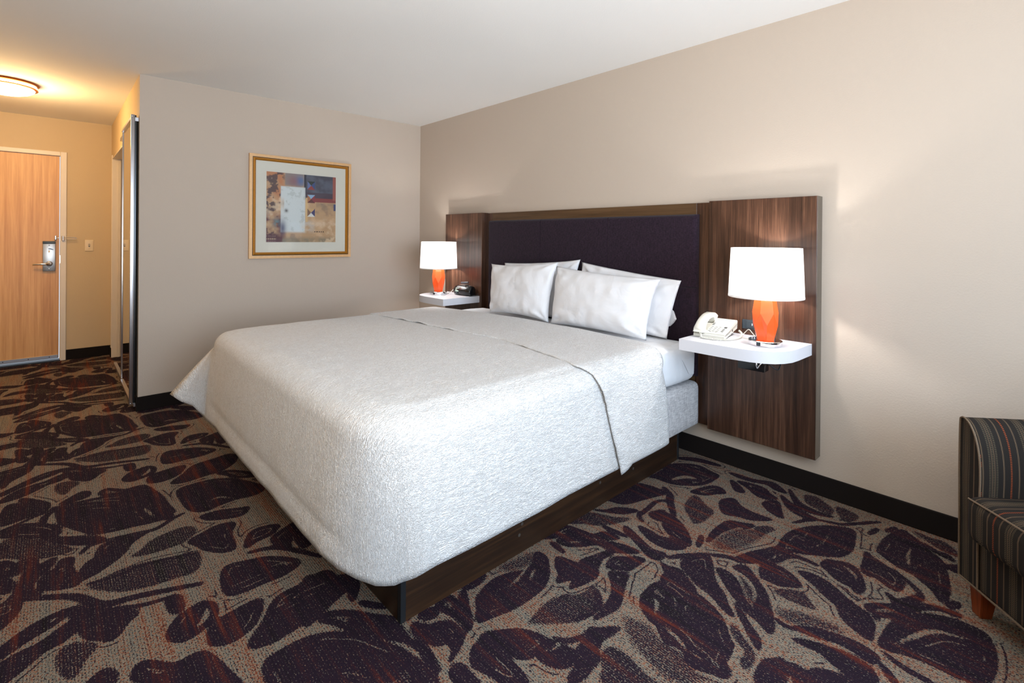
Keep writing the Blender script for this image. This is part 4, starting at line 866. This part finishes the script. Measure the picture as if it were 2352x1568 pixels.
# ------------------------------------------------------------------ bed
by0, by1 = -3.0245, -1.235; bxf, bxh = -1.977, -.154
bb = thing('bed_base', 'dark wood plinth under the bed with black metal corner posts', 'bed base', (0, 0, 0))
rs = box('side_rail', (bxf+.020, by0+.002, 0), (bxh-.016, by0+.022, .194), 'walnut_x', bb)
for x, z in ((-1.42, .115), (-1.435, .075), (-.90, .11), (-.62, .09)):
    lathe('screw', [(.007, 0), (.007, .001), (.001, .0015)], plain('worn_plug', srgb(74, 66, 60), .5), rs, 10); s = C.objects[-1]; s.rotation_euler = (PI/2, 0, 0); s.location = (x, by0+.002, z)
box('side_rail', (bxf+.02, by1-.022, 0), (bxh-.016, by1-.002, .194), 'walnut_x', bb)
box('foot_rail', (bxf+.002, by0+.025, 0), (bxf+.022, by1-.025, .194), 'walnut_y', bb)
box('head_rail', (bxh-.022, by0+.025, 0), (bxh-.002, by1-.025, .194), 'walnut_y', bb)
for x, y in ((bxf, by0), (bxf, by1-.022), (bxh-.016, by0), (bxh-.016, by1-.022)): box('corner_post', (x, y, 0), (x+.020, y+.022, .195), 'black', bb, .0015, 1)
box('centre_slat', (bxf+.03, -2.16, .10), (bxh-.03, -2.10, .194), 'walnut_x', bb)

def softbox(name, a, b, bev, seg, mat, amp=.004, sc_=3.0, cuts=14, top_only=False):
    bm = bmesh.new(); bbox(bm, a, b, bev, seg)
    bmesh.ops.subdivide_edges(bm, edges=[e for e in bm.edges if e.calc_length() > .12], cuts=cuts, use_grid_fill=True)
    for v in bm.verts: v.co += Vector([amp*noise.noise(v.co*sc_+Vector((k*7, 3, k))) for k in range(3)])
    return finish(bm, name, None, mat, 60)
bs_ = softbox('box_spring', (-1.99, -3.100, .200), (-.040, -1.15, .452), .05, 5, 'greyfab', .003)
# square off the bottom edge of the box spring
for v in bs_.data.vertices:
    if v.co.z < .30: 
        f_ = (.30-v.co.z)/.10
        if v.co.z < .26: v.co.z = .200+(v.co.z-.200)*.25 if v.co.z < .24 else v.co.z
tag(bs_, 'box spring in a grey linen cover between base and mattress', 'box spring')
ma = softbox('mattress', (-2.00, -3.100, .463), (-.078, -1.155, .682), .075, 7, 'sheet', .006, 4.0)
tag(ma, 'mattress wrapped in a smooth white sheet', 'mattress')
# folded sheet corner hanging at the head end
tk = pv('sheet_corner_fold', *(lambda: (
    [(-.30, -3.050, .685), (-.16, -3.050, .685), (-.29, -3.092, .655), (-.15, -3.092, .655), (-.26, -3.108, .59), (-.14, -3.106, .59), (-.20, -3.107, .52), (-.14, -3.106, .51)],
    [(0, 1, 3, 2), (2, 3, 5, 4), (4, 5, 7, 6)]))(), 'sheet', ma, 60)

# coverlet -------------------------------------------------------
TZ = .704; RR = .075
# stations: edge point E (x,y), outward N, hem point H (x,y,z)
ST = []
def stn(E, N_, H_): ST.append((Vector(E), Vector(N_).normalized(), Vector(H_)))
for x, hx, hz in ((-.78, -.74, .213), (-.95, -.92, .214), (-1.10, -1.07, .218), (-1.35, -1.33, .214), (-1.6, -1.60, .210), (-1.80, -1.82, .214), (-1.88, -1.91, .216)): stn((x, -3.045), (0, -1), (hx, -3.124, hz))
stn((-1.95, -3.038), (-.12, -1), (-1.962, -3.122, .214)); stn((-1.985, -3.02), (-.42, -1), (-2.000, -3.114, .207)); stn((-2.010, -2.998), (-.75, -.75), (-2.036, -3.090, .196))
stn((-2.028, -2.965), (-1, -.42), (-2.076, -3.048, .192)); stn((-2.038, -2.92), (-1, -.18), (-2.108, -2.985, .196)); stn((-2.044, -2.87), (-1, -.05), (-2.134, -2.91, .201))
for y in (-2.80, -2.6, -2.35, -2.1, -1.85, -1.6, -1.4, -1.28): stn((-2.045, y), (-1, 0), (-2.150, y, .203))
stn((-2.045, -1.19), (-1, .1), (-2.155, -1.16, .202)); stn((-2.042, -1.15), (-1, .2), (-2.155, -1.075, .202))      # crease
stn((-2.040, -1.13), (-1, .5), (-2.205, -1.035, .270)); stn((-2.035, -1.115), (-1, .8), (-2.255, -.985, .290)); stn((-2.03, -1.105), (-1, 1), (-2.305, -.935, .330))
stn((-2.01, -1.095), (-.6, 1), (-2.20, -.955, .30)); stn((-1.97, -1.085), (-.2, 1), (-2.02, -1.02, .27)); stn((-1.85, -1.08), (0, 1), (-1.85, -1.03, .24))
for x in (-1.6, -1.3, -1.0, -.78): stn((x, -1.08), (0, 1), (x, -1.03, .23))
# densify
dens = []
for i in range(len(ST)-1):
    m_ = max(2, int((ST[i+1][2]-ST[i][2]).length/.035)); m_ = min(m_, 12)
    for k in range(m_):
        f_ = k/m_; dens.append((ST[i][0].lerp(ST[i+1][0], f_), ST[i][1].lerp(ST[i+1][1], f_).normalized(), ST[i][2].lerp(ST[i+1][2], f_), i+f_))
dens.append(ST[-1]+(len(ST)-1,))
CREASE = 21
def clothpoint(E, N_, Hh, k, lift=0.0, tz=TZ, ph_=0.0):
    """k in [0,1] top inset->edge, [1,2] roll over, [2,3] hang. returns position and flat uv"""
    S = Vector((min(-.78, max(-1.80, E.x)), min(-1.33, max(-2.80, E.y))))
    if k <= 1:
        p2 = S.lerp(E, k); z = tz+(.004*noise.noise(Vector((p2.x*2.2, p2.y*2.2, 0)))+.0025*noise.noise(Vector((p2.x*9, p2.y*9, 4))))*min(1, k*2)
        z -= .012*max(0, (k-.8)/.2)**2
        return Vector((p2.x, p2.y, z+lift)), Vector((p2.x, p2.y))
    r = RR
    if k <= 2:
        a = (k-1)*PI/2; p = Vector((E.x, E.y, tz-.012-r))+Vector((N_.x*math.sin(a)*(r+lift), N_.y*math.sin(a)*(r+lift), math.cos(a)*(r+lift))); s_ = r*a
        return p, E+N_*s_
    f_ = k-2; top = Vector((E.x+N_.x*(r+lift), E.y+N_.y*(r+lift), tz-.012-r)); Ho = Hh+Vector((N_.x*lift, N_.y*lift, 0))
    p = top.lerp(Ho, f_); bul = .006*math.sin(f_*PI); p += Vector((N_.x*bul, N_.y*bul, 0))
    wv = .004*f_*noise.noise(Vector((E.x*5+N_.x*3, E.y*5, ph_)))*1.5
    p += Vector((N_.x*wv, N_.y*wv, 0))
    return p, E+N_*(r*PI/2+f_*(tz-r-Hh.z))
ks = [i/16 for i in range(17)]+[1+i/8 for i in range(1, 9)]+[2+i/20 for i in range(1, 21)]
vs, uvs, fs = [], [], []
for (E, N_, Hh, s_) in dens:
    for k in ks:
        p, u_ = clothpoint(E, N_, Hh, k)
        if k > 2 and 11.5 < s_ < 20.5:      # quilted hem band line on the foot face
            f_ = k-2
            p += Vector((N_.x, N_.y, 0))*(-.010*math.exp(-((f_-.78)/.03)**2))*(1 if s_ > 9 else .4)
        vs.append(p); uvs.append(tuple(u_))
nk = len(ks)
for i in range(len(dens)-1):
    for j in range(nk-1): fs.append((i*nk+j, i*nk+j+1, (i+1)*nk+j+1, (i+1)*nk+j))
fs.append(tuple(i*nk for i in range(len(dens))))
cov = pv('coverlet', vs, fs, 'coverlet', None, 175, uvs)
bm = bmesh.new(); bm.from_mesh(cov.data); bmesh.ops.remove_doubles(bm, verts=[v_ for v_ in bm.verts if abs(v_.co.x+1.80) < .001], dist=.0004); bm.to_mesh(cov.data); bm.free()
md_ = cov.modifiers.new('thickness', 'SOLIDIFY'); md_.thickness = .006; md_.offset = 1
tag(cov, 'white puckered matelasse coverlet draped over the bed', 'coverlet')

# turned-back band of the coverlet
def interp(tab, x):
    for (a, b), (c_, d) in zip(tab, tab[1:]):
        if a <= x <= c_: return b+(d-b)*(x-a)/(c_-a)
    return tab[0][1] if x < tab[0][0] else tab[-1][1]
# profile parameter q: 0 far hem ... top ... near hem; list (y,z,nx..)
prof = []
LZ = TZ+.011
for k in range(8): prof.append((-1.030+.000*k, .24+.47*0+(.615-.24)*k/8))
for k in range(9):
    a = PI/2*(1-k/8); prof.append((-1.105+.072*math.sin(a), LZ-.010-.075+.085*math.cos(a)))
for k in range(1, 60): prof.append((-1.105+(-3.035+1.105)*k/60, LZ+.010*0))
for k in range(0, 10):
    a = PI/2*k/9; prof.append((-3.035-.108*math.sin(a), LZ-.016-.080+.096*math.cos(a)))
for k in range(1, 22): prof.append((-3.143-.006*math.sin(k/21*PI), .622-(.622-.190)*k/21))
seg_ = [0]
for a, b in zip(prof, prof[1:]): seg_.append(seg_[-1]+math.hypot(a[0]-b[0], a[1]-b[1]))
tot = seg_[-1]
# key positions along s
def s_at(yv=None, zv=None, side=None):
    best = min(range(len(prof)), key=lambda i: abs(prof[i][0]-yv)+(0 if zv is None else abs(prof[i][1]-zv)) if yv is not None else 0); return seg_[best]
seam = [(s_at(-1.03, .24), -1.10), (s_at(-1.14, .72), -1.10), (s_at(-2.0, .72), -1.035), (s_at(-2.4, .72), -.99), (s_at(-2.84, .72), -1.07), (s_at(-3.05, .71), -1.12), (s_at(-3.143, .554), -1.03), (s_at(-3.143, .361), -.963), (s_at(-3.143, .200), -.900)]
head = [(s_at(-1.03, .24), -.57), (s_at(-1.14, .72), -.50), (s_at(-1.6, .72), -.395), (s_at(-2.15, .72), -.355), (s_at(-2.9, .72), -.395), (s_at(-3.05, .71), -.47), (s_at(-3.143, .60), -.52), (s_at(-3.143, .49), -.485), (s_at(-3.143, .2), -.446)]
NX = 40; vs, uvs, fs = [], [], []
for i, (y, z) in enumerate(prof):
    xs, xh = interp(seam, seg_[i]), interp(head, seg_[i])
    xs += .006*noise.noise(Vector((y*14, z*14, 1)))+.004*noise.noise(Vector((y*40, z*40, 2)))
    onside = seg_[i] > s_at(-3.143, .554)
    i0, i1 = max(0, i-1), min(len(prof)-1, i+1); ty, tz_ = prof[i1][0]-prof[i0][0], prof[i1][1]-prof[i0][1]; ll = math.hypot(ty, tz_) or 1; ny, nz_ = tz_/ll, -ty/ll
    for k in range(NX+1):
        f_ = k/NX; x = xs+(xh-xs)*f_
        e0 = math.exp(-f_*16); e1 = math.exp(-(1-f_)*22)
        liftn = .001*e0+.006*max(0, noise.noise(Vector((y*9, z*9, 7))))*e0*2-.016*e1+.004*noise.noise(Vector((x*5, y*5, z*5)))
        if onside: liftn += .014*math.sin(min(1, f_*5)*PI)*.8*((.62-z)/.43)
        yy, zz = y+ny*liftn, z+nz_*liftn
        if z < .23 and y < -3.1:       # hem line: small upward step past the folded corner
            zz += (.023*min(1, f_*8))*(1-(z-.19)/.04)
        vs.append((x, yy, zz)); uvs.append((x*1.0, -seg_[i]))
for i in range(len(prof)-1):
    for k in range(NX): a = i*(NX+1)+k; fs.append((a, a+1, a+NX+2, a+NX+1))
tb = pv('turned_back_band', vs, fs, 'coverlet', cov, 70, uvs); tb['label'] = 'coverlet band folded back below the pillows'
md_ = tb.modifiers.new('thickness', 'SOLIDIFY'); md_.thickness = .006; md_.offset = -1

# ------------------------------------------------------------------ pillows
def pillow(name, label, TL, TR, BL, BR, front, back, hem=None, seed=0, pin=.05, sag=.02, mat='case'):
    n = 44; vs, fs = [], []; TL, TR, BL, BR = map(Vector, (TL, TR, BL, BR))
    nrm = ((TR-TL).cross(BL-TL)).normalized()
    if nrm.x > 0: nrm = -nrm          # front faces the room (-x)
    for side, th in ((1, front), (-1, back)):
        for j in range(n+1):
            for i in range(n+1):
                u_ = i/n; v_ = j/n; a, b = 2*u_-1, 2*v_-1
                # pull edge middles inwards, keep dog-eared corners
                pa = pin*(1-b*b)**1.0*.0; 
                uu_ = .5+a*.5*(1-pin*(1-b*b)**.8*abs(a)**6); vv_ = .5+b*.5*(1-pin*1.3*(1-a*a)**.8*abs(b)**6)
                p = BL.lerp(BR, uu_).lerp(TL.lerp(TR, uu_), vv_)
                inf = max(0, (1-abs(a)**2.6))**.55*max(0, (1-abs(b)**2.4))**.55
                if hem and a > 0: inf *= 1-.55*max(0, (a-.55)/.45)**2   # open pillowcase end lies flat
                wr = .011*noise.noise(Vector((a*2.5+seed, b*2.5, side*3+seed)))+.008*noise.noise(Vector((a*7+seed*3, b*3, 5)))*(1-inf*.4)
                # radiating corner creases
                cr_ = 0
                for ca_, cb_ in ((-1, 1), (1, 1), (1, -1), (-1, -1)):
                    dx_, dy_ = a-ca_, b-cb_; rr = math.hypot(dx_, dy_); an = math.atan2(dy_, dx_); cr_ += .010*math.sin(an*9+seed)*math.exp(-(rr/.45)**2)*min(1, rr*6)
                h_ = th*inf+(wr+cr_)*min(1, inf*3)
                if hem:
                    d_ = a-hem; h_ -= .0035*math.exp(-(d_/.012)**2)*min(1, inf*4)
                q = p+nrm*side*h_
                q.z -= sag*0
                vs.append(q)
    m_ = (n+1)**2
    for s_ in range(2):
        for j in range(n):
            for i in range(n):
                a = s_*m_+j*(n+1)+i; f_ = (a, a+1, a+n+2, a+n+1); fs.append(f_ if s_ == 0 else f_[::-1])
    me = bpy.data.meshes.new(name); me.from_pydata([tuple(v) for v in vs], [], fs); me.update()
    bm = bmesh.new(); bm.from_mesh(me); bmesh.ops.remove_doubles(bm, verts=bm.verts, dist=.0004); bmesh.ops.recalc_face_normals(bm, faces=bm.faces)
    for f_ in bm.faces: f_.smooth = True
    bm.to_mesh(me); bm.free()
    return tag(link(name, me, None, mat), label, 'pillow', 'white bed pillows')
PZ = .690
pillow('pillow', 'white pillow at the back left, mostly hidden, its pointed corner upright', (-.095, -1.44, 1.072), (-.125, -2.262, 1.130), (-.15, -1.44, PZ), (-.16, -2.20, PZ), .045, .012, None, 1, .05)
pillow('pillow', 'white pillow at the back right with a loose open pillowcase end', (-.110, -2.262, 1.112), (-.150, -3.030, 1.036), (-.16, -2.26, PZ), (-.175, -2.955, PZ), .050, .016, .62, 2, .03)
pillow('pillow', 'white front pillow on the left half of the bed, corner ears up', (-.205, -1.400, 1.066), (-.235, -2.155, 1.112), (-.305, -1.50, PZ), (-.31, -2.135, PZ), .085, .035, None, 3.3, .085)
pillow('pillow', 'white front pillow on the right half of the bed, hem seam to the right', (-.215, -2.115, 1.082), (-.235, -2.950, 1.045), (-.31, -2.15, PZ), (-.315, -2.905, PZ), .090, .035, .60, 4.7, .06)
# loose tail of the back right pillowcase
pl = [(-.1, -2.93, .865), (-.1, -2.955, .844), (-.1, -2.972, .800), (-.1, -2.955, .775), (-.1, -2.933, .753), (-.12, -2.88, .75), (-.12, -2.88, .87)]
tl = prism('pillowcase', [(p[1], p[2]) for p in pl], -.118, -.095, 'case', None, .006, 'x'); tag(tl, 'loose white pillowcase tail poking out behind the back right pillow', 'pillowcase')

# ------------------------------------------------------------------ armchair
dv2 = Vector((-.755, -.656, 0)).normalized(); nv2 = Vector((-.656, .755, 0)).normalized(); P0 = Vector((-.489, -4.264, 0))
ac = thing('armchair', 'dark striped upholstered armchair with tapered wood legs by the wall', 'armchair', P0, math.atan2(dv2.y, dv2.x))
# local axes: x along the front (to the right), y = backwards
bz = .11
def curveprof(pts, n=5): return [(p.x, p.y) for p in catmull([(a, b, 0) for a, b in pts], n)]
apro = curveprof([(0, bz), (0, .30), (-.002, .50), (.000, .640), (.006, .662), (.022, .664), (.045, .648), (.066, .612), (.080, .560), (.085, .49), (.082, .40), (.078, .28), (.078, bz)], 4)
def arm(name, x0, flip, parent):
    pr_ = [(x0+(-a if flip else a), b) for a, b in apro]; n = len(pr_); dep = .74; NY = 16
    # length along the profile for the UVs
    sl_ = [0]
    for a, b in zip(pr_, pr_[1:]): sl_.append(sl_[-1]+math.hypot(a[0]-b[0], a[1]-b[1]))
    verts, uv_, faces = [], [], []
    for k in range(NY+1):
        y = .004+dep*k/NY
        for i, (a, b) in enumerate(pr_): verts.append((a, y, b)); uv_.append((y-.041-.02*0, sl_[i]))
    for k in range(NY):
        for i in range(n-1): a = k*n+i; faces.append((a, a+1, a+n+1, a+n))
    body = pv('arm_cover' if not parent else name, verts, faces, 'stripe', ac, 60, uv_)
    fv = [(a, 0.0, b) for a, b in pr_]+[(a, .006, b) for a, b in pr_]; fu = [(abs(a-x0)-.0275, b) for a, b in pr_]*2
    ff = [tuple(range(n))[::-1]]+[(i, i+1, n+i+1, n+i) for i in range(n-1)]
    pv('arm_front', fv, ff, 'stripe', body, 40, fu)
    bk = [(a, dep+.004, b) for a, b in pr_]; pv('arm_back', bk, [tuple(range(n))], 'stripe', body, 40, fu[:n])
    tube('piping', [(a, -.001, b) for a, b in pr_], .0032, 'stripe_pipe', body, 6)
    bt = [(x0, .004, bz), (x0+(-.078 if flip else .078), .004, bz), (x0+(-.078 if flip else .078), dep, bz), (x0, dep, bz)]
    pv('arm_underside', bt, [(0, 1, 2, 3)], 'black', body)
    return body
M['stripe_pipe'] = plain('tan_piping', srgb(120, 98, 76), .8, bump=.6, bscale=420, var=.3, vscale=300)
WCH = .74
arm('arm', 0, False, ac); arm('arm', WCH, True, ac)
def uvbox(name, a, b, bev, seg, parent, fu, puff=0, smooth=60, cuts=8):
    bm = bmesh.new(); bbox(bm, a, b, bev, seg)
    bmesh.ops.subdivide_edges(bm, edges=[e for e in bm.edges if e.calc_length() > .1], cuts=cuts, use_grid_fill=True)
    cx_, cy_, cz_ = [(a[i]+b[i])/2 for i in range(3)]; hx_, hy_, hz_ = [(b[i]-a[i])/2 for i in range(3)]
    for v in bm.verts:
        if puff:
            q = ((v.co.x-cx_)/hx_, (v.co.y-cy_)/hy_, (v.co.z-cz_)/hz_)
            g = max(0, 1-q[0]**2)*max(0, 1-q[1]**2); v.co.z += puff*g*(1 if q[2] > 0 else -.3)
            g2 = max(0, 1-q[0]**2)*max(0, 1-q[2]**2); v.co.y += -puff*.6*g2*(1 if q[1] < 0 else 0)
    bmesh.ops.recalc_face_normals(bm, faces=bm.faces)
    ul = bm.loops.layers.uv.new('UVMap')
    for f_ in bm.faces:
        f_.smooth = True
        for l_ in f_.loops: l_[ul].uv = fu(l_.vert.co, f_.normal)
    me = bpy.data.meshes.new(name); bm.to_mesh(me); bm.free(); return link(name, me, parent, 'stripe')
uvbox('front_rail', (.080, .004, bz), (WCH-.080, .05, .33), .004, 2, ac, lambda c_, n_: (c_.x-.0935, c_.z))
uvbox('seat_deck', (.080, .05, bz+.02), (WCH-.080, .72, .31), .004, 1, ac, lambda c_, n_: (c_.x-.0935, c_.y))
sc_ = uvbox('seat_cushion', (.087, -.052, .288), (WCH-.087, .60, .436), .038, 5, ac, lambda c_, n_: (c_.x-.155, c_.z+c_.y), .022)
tube('piping', [(.10, -.047, .425), (.25, -.056, .436), (.37, -.06, .440), (.52, -.056, .436), (WCH-.10, -.047, .425)], .003, 'stripe_pipe', sc_, 6)
uvbox('backrest', (.087, .52, .33), (WCH-.087, .74, .84), .05, 4, ac, lambda c_, n_: (c_.x-.0935, c_.z), .0)
tube('bottom_piping', [(0, -.001, bz), (WCH, -.001, bz)], .0035, 'stripe_pipe', ac, 6)
def leg(x, y, sx, sy):
    tw, bw = .056, .036; vs = []
    for (w_, z, ox, oy) in ((tw, bz+.002, 0, 0), (bw, 0, sx*.006, sy*.006)):
        for a, b in ((0, 0), (1, 0), (1, 1), (0, 1)): vs.append((x+ox+(a*w_ if sx > 0 else -a*w_), y+oy+(b*w_ if sy > 0 else -b*w_), z))
    bm = bmesh.new(); V = [bm.verts.new(v) for v in vs]
    for f_ in ((0, 1, 2, 3), (7, 6, 5, 4), (0, 4, 5, 1), (1, 5, 6, 2), (2, 6, 7, 3), (3, 7, 4, 0)): bm.faces.new([V[i] for i in f_])
    bmesh.ops.bevel(bm, geom=list(bm.edges), offset=.002, segments=2, affect='EDGES'); finish(bm, 'leg', ac, 'legwood', 35)
leg(.018, .018, 1, 1); leg(WCH-.018, .018, -1, 1); leg(.018, .70, 1, -1); leg(WCH-.018, .70, -1, -1)
